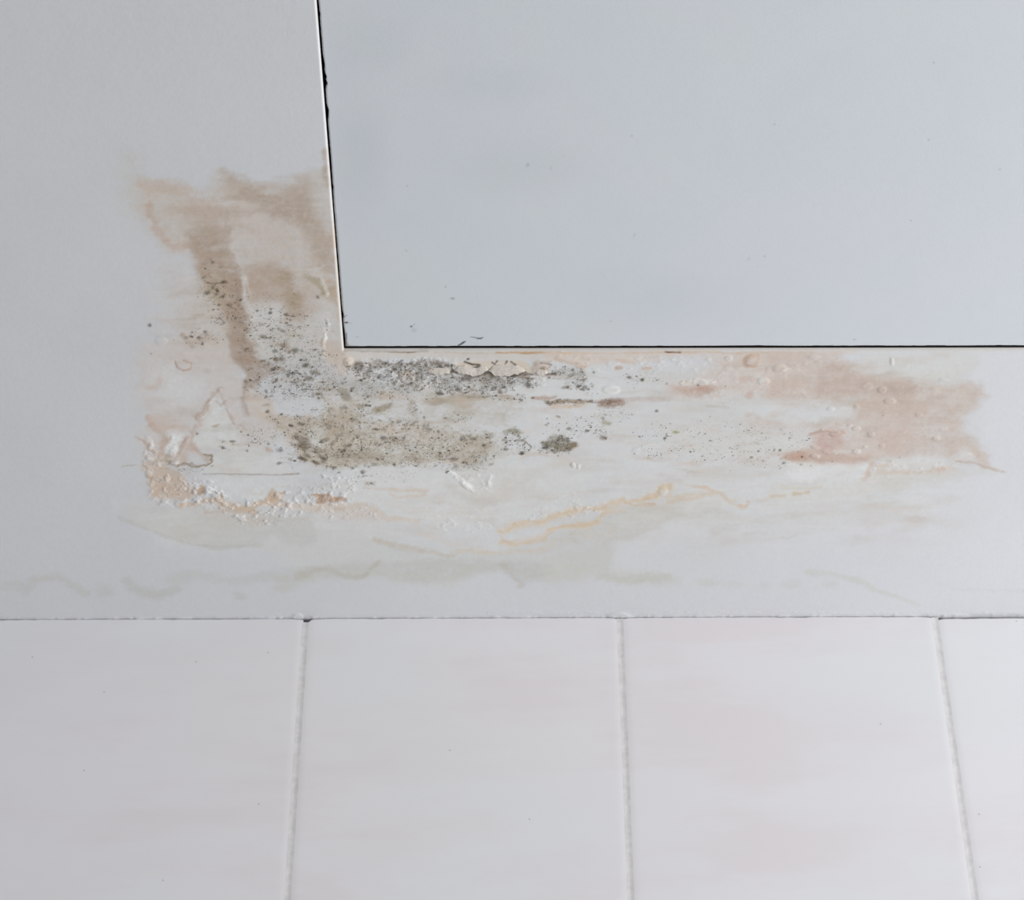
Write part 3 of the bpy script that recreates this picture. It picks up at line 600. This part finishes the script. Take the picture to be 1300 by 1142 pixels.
# ------------------------------------------------------------------ materials
class NT:
    def __init__(s, name, rough=.6, spec=.3):
        s.m = bpy.data.materials.new(name); s.m.use_nodes = True; s.t = s.m.node_tree
        s.b = s.t.nodes['Principled BSDF']; s.b.inputs['Roughness'].default_value = rough
        s.b.inputs['Specular IOR Level'].default_value = spec
        s.co = s.n('ShaderNodeTexCoord').outputs['Object']
    def n(s, t, **k):
        nd = s.t.nodes.new(t)
        for a, v in k.items(): setattr(nd, a, v)
        return nd
    def k(s, a, b): s.t.links.new(a, b)
    def set(s, sock, v):
        if hasattr(v, 'is_output') or isinstance(v, bpy.types.NodeSocket): s.k(v, sock)
        else: sock.default_value = v
    def math(s, op, a, b=0.0, c=0.0, clamp=False):
        nd = s.n('ShaderNodeMath', operation=op, use_clamp=clamp)
        s.set(nd.inputs[0], a); s.set(nd.inputs[1], b); s.set(nd.inputs[2], c); return nd.outputs[0]
    def mapr(s, v, a, b, c=0., d=1., smooth=True):
        nd = s.n('ShaderNodeMapRange', interpolation_type='SMOOTHSTEP' if smooth else 'LINEAR')
        s.set(nd.inputs['Value'], v); s.set(nd.inputs['From Min'], a); s.set(nd.inputs['From Max'], b)
        s.set(nd.inputs['To Min'], c); s.set(nd.inputs['To Max'], d); return nd.outputs['Result']
    def mix(s, f, a, b, mode='MIX'):
        nd = s.n('ShaderNodeMix', data_type='RGBA', blend_type=mode)
        s.set(nd.inputs[0], f); s.set(nd.inputs[6], a); s.set(nd.inputs[7], b); return nd.outputs[2]
    def noise(s, scale, detail=3, rough=.5, vec=None, dim='3D'):
        nd = s.n('ShaderNodeTexNoise', noise_dimensions=dim); s.k(vec or s.co, nd.inputs['Vector'])
        nd.inputs['Scale'].default_value = scale; nd.inputs['Detail'].default_value = detail; nd.inputs['Roughness'].default_value = rough
        return nd.outputs['Fac']
    def vor(s, scale, vec=None):
        nd = s.n('ShaderNodeTexVoronoi', voronoi_dimensions='2D'); s.k(vec or s.co, nd.inputs['Vector'])
        nd.inputs['Scale'].default_value = scale; return nd.outputs['Distance'], nd.outputs['Color']
    def mapping(s, scale=(1, 1, 1), rot=(0, 0, 0)):
        nd = s.n('ShaderNodeMapping'); s.k(s.co, nd.inputs['Vector'])
        nd.inputs['Scale'].default_value = scale; nd.inputs['Rotation'].default_value = rot; return nd.outputs[0]
    def bump(s, h, dist, strength=1.0):
        nd = s.n('ShaderNodeBump'); s.k(h, nd.inputs['Height']); nd.inputs['Distance'].default_value = dist
        nd.inputs['Strength'].default_value = strength; s.k(nd.outputs[0], s.b.inputs['Normal'])
    def attr(s, name, what='Color'):
        nd = s.n('ShaderNodeAttribute', attribute_name=name); return nd.outputs[what]

PAINT = (0.676, 0.674, 0.687, 1)
def ceiling_material():
    t = NT('water_marked_ceiling_paint', .62, .25)
    base = t.mix(1.0, PAINT, t.attr('tint'), 'MULTIPLY')
    n1 = t.noise(9, 3, .5); n2 = t.noise(260, 2, .6)
    f = t.math('ADD', t.mapr(n1, .3, .7, .985, 1.012), t.mapr(n2, .3, .7, -.008, .008))
    cmb = t.n('ShaderNodeCombineColor'); [t.k(f, cmb.inputs[i]) for i in range(3)]
    base = t.mix(1.0, base, cmb.outputs[0], 'MULTIPLY')
    md = t.attr('mould', 'Fac')
    # distorted coordinates for organic specks
    nz = t.n('ShaderNodeTexNoise'); t.k(t.co, nz.inputs['Vector']); nz.inputs['Scale'].default_value = 700; nz.inputs['Detail'].default_value = 2
    vm = t.n('ShaderNodeVectorMath', operation='MULTIPLY_ADD'); t.k(nz.outputs['Color'], vm.inputs[0]); vm.inputs[1].default_value = (.0016, .0016, 0); t.k(t.co, vm.inputs[2])
    col = base
    clump0 = t.mapr(t.noise(110, 4, .65), .40, .64, .12, 1.9)
    clump = t.math('MAXIMUM', clump0, t.mapr(md, .6, 1., 0., .75))
    for sc, rmax, dark, gain in [(360, .36, .86, .42), (700, .44, .85, .85), (1250, .5, .68, 1.0)]:
        d, c = t.vor(sc, vm.outputs[0])
        sep = t.n('ShaderNodeSeparateColor'); t.k(c, sep.inputs[0])
        rad = t.math('MULTIPLY_ADD', t.math('POWER', sep.outputs[0], 1.7), rmax, .06)
        inn = t.math('MULTIPLY', rad, .45)
        spot = t.mapr(d, inn, rad, 1., 0.)
        pres = t.math('LESS_THAN', sep.outputs[1], t.math('MULTIPLY', t.math('MULTIPLY', md, gain), clump))
        m = t.math('MULTIPLY', t.math('MULTIPLY', spot, pres), t.math('MULTIPLY_ADD', sep.outputs[2], .35, dark - .25), clamp=True)
        cc = t.mix(sep.outputs[2], (.05, .042, .03, 1), (.12, .105, .07, 1))
        col = t.mix(m, col, cc)
    t.k(col, t.b.inputs['Base Color'])
    t.bump(t.math('ADD', t.math('MULTIPLY', t.noise(420, 3, .6), 1.0), t.math('MULTIPLY', t.noise(60, 2, .5), 1.5)), .00012, .6)
    return t.m
def panel_material():
    t = NT('pale_blue_grey_panel_paint', .58, .25)
    base = t.mix(1.0, (0.652, 0.668, 0.690, 1), t.attr('tint'), 'MULTIPLY')
    n1 = t.noise(14, 3, .6); n2 = t.noise(7, 2, .5)
    base = t.mix(t.mapr(n1, .35, .7), base, t.mix(1., base, (.985, .985, 1.0, 1), 'MULTIPLY'))
    base = t.mix(t.mapr(n2, .4, .7), base, t.mix(1., base, (.975, 1.0, .99, 1), 'MULTIPLY'))
    d, c = t.vor(26); sep = t.n('ShaderNodeSeparateColor'); t.k(c, sep.inputs[0])
    m = t.math('MULTIPLY', t.mapr(d, .008, .028, 1., 0.), t.math('LESS_THAN', sep.outputs[0], .22))
    base = t.mix(t.math('MULTIPLY', m, .3), base, (.3, .3, .3, 1))
    t.k(base, t.b.inputs['Base Color'])
    mp = t.mapping((1, 2.5, 1))
    t.bump(t.math('ADD', t.noise(500, 3, .6, mp), t.math('MULTIPLY', t.noise(35, 3, .5), 2.0)), .0001, .6)
    return t.m
def tile_material():
    t = NT('glazed_pink_white_tile', .28, .45)
    mp = t.mapping((3.0, 1, 11), (0, math.radians(14), 0))
    n = t.noise(2.2, 4, .55, mp); n2 = t.noise(6, 2, .5)
    col = t.mix(t.mapr(n, .38, .68), (0.87, 0.845, 0.858, 1), (0.85, 0.79, 0.80, 1))
    col = t.mix(t.mapr(n2, .4, .7, 0., .6), col, (0.835, 0.84, 0.845, 1))
    d, c = t.vor(19, t.mapping((1, 1, 1), (math.radians(90), 0, 0))); sep = t.n('ShaderNodeSeparateColor'); t.k(c, sep.inputs[0])
    m = t.math('MULTIPLY', t.mapr(d, .006, .014, 1., 0.), t.math('LESS_THAN', sep.outputs[0], .3))
    col = t.mix(t.math('MULTIPLY', m, .5), col, (.3, .28, .26, 1))
    t.k(col, t.b.inputs['Base Color'])
    t.bump(n, .0012, .5)
    return t.m
def plain(name, color, rough=.8, nscale=300, amp=.1, bump=.0002):
    t = NT(name, rough, .2)
    n = t.noise(nscale, 4, .6)
    c2 = tuple(c * (1 - amp) for c in color[:3]) + (1,)
    t.k(t.mix(t.mapr(n, .35, .65), color, c2), t.b.inputs['Base Color']); t.bump(n, bump, .7)
    return t.m

M_CEIL = ceiling_material(); M_PANEL = panel_material(); M_TILE = tile_material()
M_GROUT = plain('tile_grout', (0.82, 0.785, 0.775, 1), .85, 160, .12)
M_VOID = plain('gap_shade_black', (0.03, 0.026, 0.022, 1), .9, 60, .3)  # near-black colour stands in for shade inside the panel gap
M_FLAKE = plain('cream_flaking_paint', (0.70, 0.635, 0.565, 1), .75, 900, .16, .00008)
M_PLASTER = plain('rough_plaster', (0.55, 0.53, 0.5, 1), .9, 90, .2)

# ------------------------------------------------------------------ ceiling
Aax = axis((-1.2, -0.34, .03), (-0.34, A0 - .004, .00052), (A0 - .004, A0, .00025), (A0, 0.335, .00052), (0.335, A1, .03), (A1, 1.2, .05))
Bax = axis((-0.010, 0.012, .0005), (0.012, B0 - .004, .00072), (B0 - .004, B0, .00033), (B0, 0.41, .00075), (0.41, B1, .03), (B1, 1.5, .05))
sh = Sheet(Aax, Bax)
paint_ceiling(sh)
ny, nx = sh.GA.shape
# streaky, uneven look inside the stain
wet = np.clip(sh.layer['stain'], 0, 1)
st = fbm(sh.U / 46, sh.V / 3.2, 71, 4, .6); pn = fbm(sh.U / 9, sh.V / 7, 73, 4, .6)
inside0 = 1.0
washm = sstep(150, 230, sh.U) * sstep(1270, 1150, sh.U) * sstep(440, 480, sh.V) * sstep(720, 650, sh.V)
sh.rel *= (1 + .012 * np.maximum(wet, .7 * washm) * st + .014 * np.maximum(wet, .5 * washm) * pn)[..., None]
sh.rel *= 1 + (np.maximum(washm, wet) * .9)[..., None] * np.array([.03, .02, -.004])
tanm = np.clip(.22 * fbm(sh.U / 60, sh.V / 14, 301, 5, .6) + .06, 0, .4) * np.maximum(washm, wet)
sh.rel *= 1 - tanm[..., None] * np.array([.10, .16, .24])
lum = sh.rel.mean(-1, keepdims=True); sh.rel = (lum + (sh.rel - lum) * .92) * np.where(lum < 1, lum ** .04, 1)
cr = np.clip(sh.crumb * 1.5, 0, 1)[..., None]; sh.rel = sh.rel * (1 - .3 * cr) + np.array([1.14, 1.12, 1.08]) * .3 * cr
fz = np.clip(sh.mould * (1 + .6 * fbm(sh.U / 10, sh.V / 6, 401, 4, .7)), 0, 1.3)
mk = np.clip(.6 * fbm(sh.U / 3.4, sh.V / 2.4, 411, 4, .8) - .25, 0, 1) * fz
micro = fbm(sh.U / 3.0, sh.V / 1.8, 421, 3, .8) * np.maximum(.35 * washm, np.clip(fz, 0, 1)) * inside0
sh.rel *= (1 + .022 * micro)[..., None]
sh.rel *= 1 - np.clip(mk * 1.0, 0, .75)[..., None] * np.array([.9, .93, 1.0])
inside = sstep(440, 450, sh.U) * sstep(440, 446, sh.V)
sh.h += .022 * wet * pn
# long soft undulation
sh.h += .10 * fbm(sh.GA * 14, sh.GB * 14, 81, 2) * sstep(.36, .30, np.abs(sh.GA)) * sstep(.42, .36, sh.GB) * sstep(0, .03, sh.GB)
# rounded rim of the opening
dl = np.where(sh.GB > B0 - 1e-7, A0 - sh.GA, 9.0); db = np.where(sh.GA > A0 - 1e-7, B0 - sh.GB, 9.0)
dc = np.where((sh.GA <= A0) & (sh.GB <= B0), np.hypot(A0 - sh.GA, B0 - sh.GB), 9.0)
dist = np.minimum(np.minimum(np.abs(dl), np.abs(db)), dc)
rim = np.clip(1 - dist / .0014, 0, 1)
sh.h = sh.h * sstep(0, .004, dist) - 1.5 * (1 - np.sqrt(np.clip(1 - rim ** 2, 0, 1)))
cream = sstep(.0022, .0008, dist)[..., None] * np.where(sh.V[..., None] > 330, .7, .25)
sh.rel = sh.rel * (1 - cream) + (np.array([1.0, .93, .84]) * np.where(sh.V > 330, .97, 1.04)[..., None]) * cream
# the rough edge where ceiling paint meets the tiles
edge = vnoise(sh.GA * 110, sh.GB * 0 + 3, 5) * .25 + vnoise(sh.GA * 420, sh.GB * 0 + 1, 6) * .18
sh.h += sstep(.003, .0, sh.GB) * np.clip(edge, -.1, .5)
Z = CEIL - sh.h * .001
co = np.stack([sh.X, -sh.Y, Z], -1).reshape(-1, 3)
gx = np.gradient(Z, axis=1) / np.gradient(sh.GA, axis=1); gb = np.gradient(Z, axis=0) / np.gradient(sh.GB, axis=0)
nrm = np.stack([gx, -gb, -np.ones_like(Z)], -1); nrm /= np.linalg.norm(nrm, axis=-1, keepdims=True)
nrm = nrm.reshape(-1, 3)
quads = grid_quads(ny, nx)         # x right, b towards the room: normal faces down
ac = .5 * (Aax[:-1] + Aax[1:]); bc = .5 * (Bax[:-1] + Bax[1:])
hole = ((ac[None] > A0) & (ac[None] < A1)) & ((bc[:, None] > B0) & (bc[:, None] < B1))
def face_mean(F): return .25 * (F[:-1, :-1] + F[1:, :-1] + F[:-1, 1:] + F[1:, 1:])
def blur(F, n):
    for _ in range(n):
        F = (F + np.roll(F, 1, 0) + np.roll(F, -1, 0) + np.roll(F, 1, 1) + np.roll(F, -1, 1)) / 5
    return F
is_stain = (blur(face_mean(sh.layer['stain']), 30) > .33) & ~hole & (face_mean(dist) > .0)
is_mould = (blur(face_mean(sh.layer['mould']), 14) > .34) & is_stain
kind = np.zeros_like(hole, int); kind[is_stain] = 1; kind[is_mould] = 2; kind[hole] = -1
attrs = {'tint': sh.rel.reshape(-1, 3), 'mould': sh.mould.ravel()}
kf = kind.ravel()
ceiling = new_obj('ceiling', mesh_from('ceiling', co, quads[kf == 0], nrm, attrs), M_CEIL, kind='structure')
stain = new_obj('water_stain', mesh_from('water_stain', co, quads[kf == 1], nrm, attrs), M_CEIL, ceiling, label='tan and pinkish-brown water stain with blistered, flaking paint')
mould = new_obj('mould_patch', mesh_from('mould_patch', co, quads[kf == 2], nrm, attrs), M_CEIL, stain, label='grey-black and olive mould speckles')

# sides of the opening, coloured near black as shade in the gap
def edge_strip(name, pts, z0, z1, mat, parent):
    n = len(pts)
    vs = [(p[0], -p[1], z0 if np.isscalar(z0) else z0[i]) for i, p in enumerate(pts)] + [(p[0], -p[1], z1) for p in pts]
    return new_obj(name, simple_mesh(name, vs, [(i, i + 1, n + i + 1, n + i) for i in range(n - 1)]), mat, parent)
ring = [(A0, b) for b in np.linspace(B1, B0, 30)] + [(a, B0) for a in np.linspace(A0, A1, 40)[1:]] + [(A1, b) for b in np.linspace(B0, B1, 10)[1:]] + [(a, B1) for a in np.linspace(A1, A0, 10)[1:]]
ring = [tuple(float(q) for q in skew(np.float64(a), np.float64(b))) for a, b in ring]
edge_strip('opening_reveal', ring, CEIL + .0014, CEIL + .016, M_VOID, ceiling)
# unseen board added above to keep world light out of the gap
v = [(-1.3, .05, CEIL + .016), (1.3, .05, CEIL + .016), (1.3, -1.55, CEIL + .016), (-1.3, -1.55, CEIL + .016)]
v += [(x, y, z + .03) for x, y, z in v]
new_obj('light_block_board', simple_mesh('light_block_board', v, [(0, 1, 2, 3), (7, 6, 5, 4), (0, 4, 5, 1), (1, 5, 6, 2), (2, 6, 7, 3), (3, 7, 4, 0)]), M_VOID, ceiling)

# curled flakes of loose paint by the opening
def flake(pl, sag, seed, label):
    """shell hinged along its upper outline, free lower edge hanging below the ceiling"""
    nu, nv = 90, 20
    up_, lo = pl
    def poly_at(P, t):
        P = np.array([sh_pt(p) for p in P], float); d = np.r_[0, np.cumsum(np.hypot(*np.diff(P, axis=0).T))]; d /= d[-1]
        return np.array([np.interp(t, d, P[:, 0]), np.interp(t, d, P[:, 1])])
    vs = []; t = np.linspace(0, 1, nu)
    rag = vnoise(t * 11 + seed, t * 0, seed) * 1.3 + vnoise(t * 40, t * 0 + 4, seed + 1) * .5
    a = poly_at(up_, t); b = poly_at(lo, t)
    for layer in (0, 1):
        for j in range(nv):
            k = j / (nv - 1)
            p = a * (1 - k) + b * k; p[1] = p[1] + rag * k ** 4
            hh = .26 + sag * .62 * (k ** 1.2) * np.sin(np.clip(t, .0, 1) * math.pi) ** .5 + .10 * vnoise(t * 7, t * 0 + k * 2, seed + 2) * k
            hh = np.maximum(hh, .05) + (0 if layer == 0 else -.22)
            for i in range(nu):
                x, bb = on_ceiling(p[0][i], p[1][i]); vs.append((x, -bb, CEIL - hh[i] * .001))
    fs = []
    N = nu * nv
    for j in range(nv - 1):
        for i in range(nu - 1):
            q = j * nu + i; fs.append((q, q + 1, q + nu + 1, q + nu)); fs.append((N + q, N + q + nu, N + q + nu + 1, N + q + 1))
    for i in range(nu - 1):
        q = (nv - 1) * nu + i; fs.append((q, q + 1, N + q + 1, N + q)); fs.append((i, N + i, N + i + 1, i + 1))
    for j in range(nv - 1):
        q = j * nu; fs.append((q, q + nu, N + q + nu, N + q)); q += nu - 1; fs.append((q, N + q, N + q + nu, q + nu))
    return new_obj('paint_flake', simple_mesh('paint_flake', vs, fs, True), M_FLAKE, stain, label=label)
def sh_pt(p): return (420 + p[0] / 4.0625, 430 + p[1] / 4.0625)
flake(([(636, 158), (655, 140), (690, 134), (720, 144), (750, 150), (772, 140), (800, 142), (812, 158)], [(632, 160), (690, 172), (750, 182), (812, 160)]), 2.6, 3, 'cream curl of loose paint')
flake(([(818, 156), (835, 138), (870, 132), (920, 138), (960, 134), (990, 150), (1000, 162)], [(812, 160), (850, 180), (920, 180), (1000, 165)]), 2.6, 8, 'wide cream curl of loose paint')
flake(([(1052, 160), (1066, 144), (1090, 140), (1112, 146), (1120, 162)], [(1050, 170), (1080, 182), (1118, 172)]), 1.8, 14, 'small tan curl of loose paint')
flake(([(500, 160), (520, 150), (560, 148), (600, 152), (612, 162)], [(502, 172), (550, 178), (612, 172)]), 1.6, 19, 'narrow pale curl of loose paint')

# ------------------------------------------------------------------ hatch panel
PAx = axis((A0 + .0008, A0 + .012, .0004), (A0 + .012, .335, .0009), (.335, A1 - .001, .04))
PBx = axis((B0 + .0012, B0 + .05, .00055), (B0 + .05, B0 + .27, .0022), (B0 + .27, B1 - .001, .04))
ps = Sheet(PAx, PBx)
ps.ref[:] = lin((198, 203, 207))
ps.crop(390, 320, 6.5)
ps.cur = 'none'; ps.t0 = 0.0; ps.w1 *= .5; ps.w2 *= .5
dk = (60, 54, 48)
ps.B(322, 594, 18, 7, (70, 50, 36), .9, soft=.4, w=.3); ps.B(860, 625, 10, 8, (60, 56, 52), .85, w=.4); ps.B(878, 607, 6, 4, (110, 106, 100), .7, w=.3); ps.B(882, 655, 22, 18, (176, 180, 184), .5, w=1)
ps.B(1195, 392, 12, 6, (150, 152, 152), .7, w=.4); ps.B(1142, 298, 8, 7, (160, 162, 162), .7, w=.3); ps.B(412, 712, 12, 5, (165, 168, 168), .6, w=.3); ps.B(360, 600, 12, 4, (170, 168, 162), .5, w=.5)
ps.L([(1240, 785), (1270, 770), (1305, 748)], 6, (70, 66, 62), .8, .5, .3)
ps.L([(300, 550), (325, 535)], 5, (110, 104, 96), .6, .5, .5)
ps.P([(305, 690), (325, 690), (325, 740), (345, 780), (420, 788), (420, 800), (305, 800)], (150, 146, 136), .75, 1.5, 1)
ps.L([(322, 680), (322, 790)], 6, (110, 104, 92), .6, .7, .6)
ps.L([(330, 792), (500, 794), (700, 796)], 8, (150, 146, 138), .6, 1, 1)
ps.P([(230, -400), (262, -100), (285, 300), (305, 640), (300, 700), (285, 600), (250, 0)], (176, 180, 180), .5, 2, 1)
ps.crop(420, 430)
ps.L([(655, 45), (685, 25)], 6, (66, 62, 58), .85, .5, .2); ps.L([(672, 38), (690, 24)], 4, (90, 86, 80), .6, .5, .2)
ps.L([(725, -2), (755, 5), (778, 8)], 5, (70, 66, 60), .85, .5, .2); ps.L([(760, 9), (782, 2)], 4, (60, 56, 52), .8, .5, .2)
ps.crop(0, 0, 1)
for x, y, r in [(575, 381, 2.2), (670, 211, 2), (700, 214, 1.8), (434, 246, 1.5), (1085, 433, 1.4), (1057, 441, 1.5), (806, 300, 1.2), (950, 330, 1.2)]:
    ps.B(x, y, r, r * .8, (150, 150, 148), .6, soft=.6, w=.2)
for x, y, rx, ry, a in [(660, 215, 70, 30, .10), (455, 200, 30, 60, .12), (840, 380, 90, 30, .08), (620, 110, 60, 20, .08), (470, 60, 40, 30, .1)]:
    ps.B(x, y, rx, ry, (176, 184, 188), a * 2.2, soft=.9, w=8)
# chipped edges: (chart v, extra width mm)
vl = ps.V[:, 0]
chip = .05 * np.abs(vnoise(vl / 3.0, vl * 0, 3)) * 3 + .08 - .3 * sstep(210, 270, vl) * sstep(452, 420, vl)
for v0, sdv, wd in [(100, 4.5, 1.0), (109, 3, 1.5), (84, 8, .5), (143, 4, .9), (150, 2.5, .4), (240, 3, .3), (402, 5, .5), (427, 10, .35), (20, 2, .3)]:
    chip = chip + wd * np.exp(-((vl - v0) / sdv) ** 2)
ul = ps.U[0, :]
chb = .06 + .35 * np.clip(vnoise(ul / 9.0, ul * 0, 9), 0, 1) + .4 * np.exp(-((ul - 950) / 35) ** 2) + .3 * np.exp(-((ul - 1270) / 30) ** 2)
Xp = ps.X + (chip[:, None] * .001) * np.exp(-(ps.GA - PAx[0]) / .0012)
Yp = ps.Y + (chb[None] * .001) * np.exp(-(ps.GB - PBx[0]) / .0012)
PZ = CEIL + .0013
Zp = np.full(Xp.shape, PZ)
dE = np.minimum(ps.GA - PAx[0], ps.GB - PBx[0]); Zp += .0005 * np.clip(1 - dE / .0008, 0, 1) ** 2
cop = np.stack([Xp, -Yp, Zp], -1).reshape(-1, 3)
hatch = bpy.data.objects.new('access_panel', None); COL.objects.link(hatch)
hatch['label'] = 'large plain pale blue-grey panel set in the ceiling behind a thin black gap'
hatch['category'] = 'ceiling panel'
hatch.location = (float(cop[:, 0].mean()), float(cop[:, 1].mean()), PZ)
hatch.empty_display_size = .05
cop_l = cop - np.array(hatch.location)
pq = grid_quads(*Xp.shape)
pny, pnx = Xp.shape
# close the sides and the back: add a border ring at the top of the board
border = [j * pnx for j in range(pny - 1, -1, -1)] + list(range(1, pnx)) + [j * pnx + pnx - 1 for j in range(1, pny)] + [(pny - 1) * pnx + i for i in range(pnx - 2, 0, -1)]
bv = cop_l[border].copy(); bv[:, 2] += .0105
nb = len(border); n0 = len(cop_l)
sq = np.array([(border[i], border[(i + 1) % nb], n0 + (i + 1) % nb, n0 + i) for i in range(nb)])
allco = np.concatenate([cop_l, bv])
tint = np.concatenate([ps.rel.reshape(-1, 3), np.full((nb, 3), .25)])
pm = mesh_from('board', allco, np.concatenate([pq, sq]), None, {'tint': tint})
pm.set_sharp_from_angle(angle=math.radians(40))
new_obj('board', pm, M_PANEL, hatch)

# ------------------------------------------------------------------ tiled wall
def px_wall_x(u, v):
    d = FW + R2 * (u - CX) / FPX - U2 * (v - CY) / FPX
    t = (0 - CAMP[1]) / d[1]
    p = CAMP + d * t; return p[0], p[2]
joints = [px_wall_x(388, 785)[0], px_wall_x(787, 783)[0], px_wall_x(1187, 784)[0]]
pitch = (joints[2] - joints[0]) / 2
xs = [joints[0] - pitch * k for k in range(5, 0, -1)] + joints + [joints[2] + pitch * k for k in range(1, 5)]
tops = {joints[0]: (782.3, 780.2), joints[1]: (780.4, 781.2), joints[0] - pitch: (785.4, 784.2), joints[2]: (784.6, 783.2)}
G = .0026
verts = []; faces = []; off = 0
TH = .30
for r in range(2):
    for i in range(len(xs) - 1):
        x0, x1 = xs[i] + G / 2, xs[i + 1] - G / 2
        X = np.array(sorted(set(np.round(np.concatenate([np.linspace(x0, x0 + .006, 13), np.linspace(x0 + .006, x1 - .006, 90), np.linspace(x1 - .006, x1, 13)]), 7))))
        zt = CEIL - .0007 - r * (TH + G)
        if r == 0:
            tv = tops.get(xs[i], (783.5, 783.5))
            z0_, z1_ = px_wall_x((x0 * 2000 + 650), tv[0])[1], px_wall_x((x1 * 2000 + 650), tv[1])[1]
            zt_x = np.interp(X, [x0, x1], [z0_, z1_]) 
            zt_x = np.minimum(zt_x, CEIL - .0004)
            if xs[i] == joints[0]: zt_x = zt_x - .0020 * np.exp(-((X - x0) / .0017) ** 2)
            zt_x = zt_x - .0011 * np.exp(-((X - x0) / .004)) - .0011 * np.exp(-((x1 - X) / .004)) + .00018 * vnoise(X * 300, X * 0, 4) - .00022 * (vnoise(X * 45, X * 0, 14) > .55)
        else: zt_x = np.full(len(X), zt)
        zb = CEIL - .001 - TH - r * (TH + G)
        K = np.array([0, .0005, .0012, .002, .003, .05, .15, TH - .006, TH - .003, TH - .001, TH - .0003])
        dx = np.minimum(X - x0, x1 - X); prof_x = .0002 * np.clip(1 - dx / .005, 0, 1) ** 2
        n_ = len(X)
        for k in K:
            zrow = np.where(k < .01, zt_x - k, zt_x - (zt_x - zb) * (k / TH))
            dz = k if r else 9
            pz = .0006 * np.clip(1 - min(dz, TH - k) / .0038, 0, 1) ** 2
            if r == 0 and k == 0: pz = .0003
            verts += [(float(X[q]), float(max(prof_x[q], pz)), float(zrow[q])) for q in range(n_)]
        # back edge ring so the tile has thickness
        verts += [(float(X[q]), .006, float(zt_x[q])) for q in range(n_)]
        nk = len(K)
        for j in range(nk - 1):
            for q in range(n_ - 1):
                a = off + j * n_ + q; faces.append((a, a + n_, a + n_ + 1, a + 1))
        for q in range(n_ - 1):
            a = off + q; b = off + nk * n_ + q; faces.append((a, a + 1, b + 1, b))
        for side in (0, n_ - 1):
            for j in range(nk - 1):
                pass
        off = len(verts)
wm = simple_mesh('wall_back', verts, faces, True); wm.set_sharp_from_angle(angle=math.radians(50))
wall = new_obj('wall_back', wm, M_TILE, kind='structure')
# grout bed with a gentle groove, and the wall body behind it
gv = []; gf = []
for i, xj in enumerate(xs):
    base = len(gv); zs = np.linspace(CEIL - .62, CEIL - (.0032 if xj == joints[0] else .0011), 160)
    pr = np.linspace(-G / 2 - .0008, G / 2 + .0008, 9)
    for z in zs:
        for p in pr:
            y = .00019 + .00007 * math.cos(p / G * math.pi)
            gv.append((xj + p, y, z))
    for j in range(len(zs) - 1):
        for q in range(8):
            a = base + j * 9 + q; gf.append((a, a + 1, a + 10, a + 9))
base = len(gv); zj = CEIL - TH - .001 - G / 2
for x in (xs[0], xs[-1]):
    for z, y in ((zj - .003, .0006), (zj + .003, .0006)): gv.append((x, y, z))
gf.append((base, base + 2, base + 3, base + 1))
new_obj('grout', simple_mesh('grout', gv, gf, True), M_GROUT, wall)
bx0, bx1 = xs[0] - .05, xs[-1] + .05
v = [(bx0, .0055, CEIL - .7), (bx1, .0055, CEIL - .7), (bx1, .0055, CEIL + .01), (bx0, .0055, CEIL + .01)]
v += [(x, .1, z) for x, y, z in v]
new_obj('wall_core', simple_mesh('wall_core', v, [(3, 2, 1, 0), (4, 5, 6, 7), (0, 1, 5, 4), (1, 2, 6, 5), (2, 3, 7, 6), (3, 0, 4, 7)]), M_PLASTER, wall)
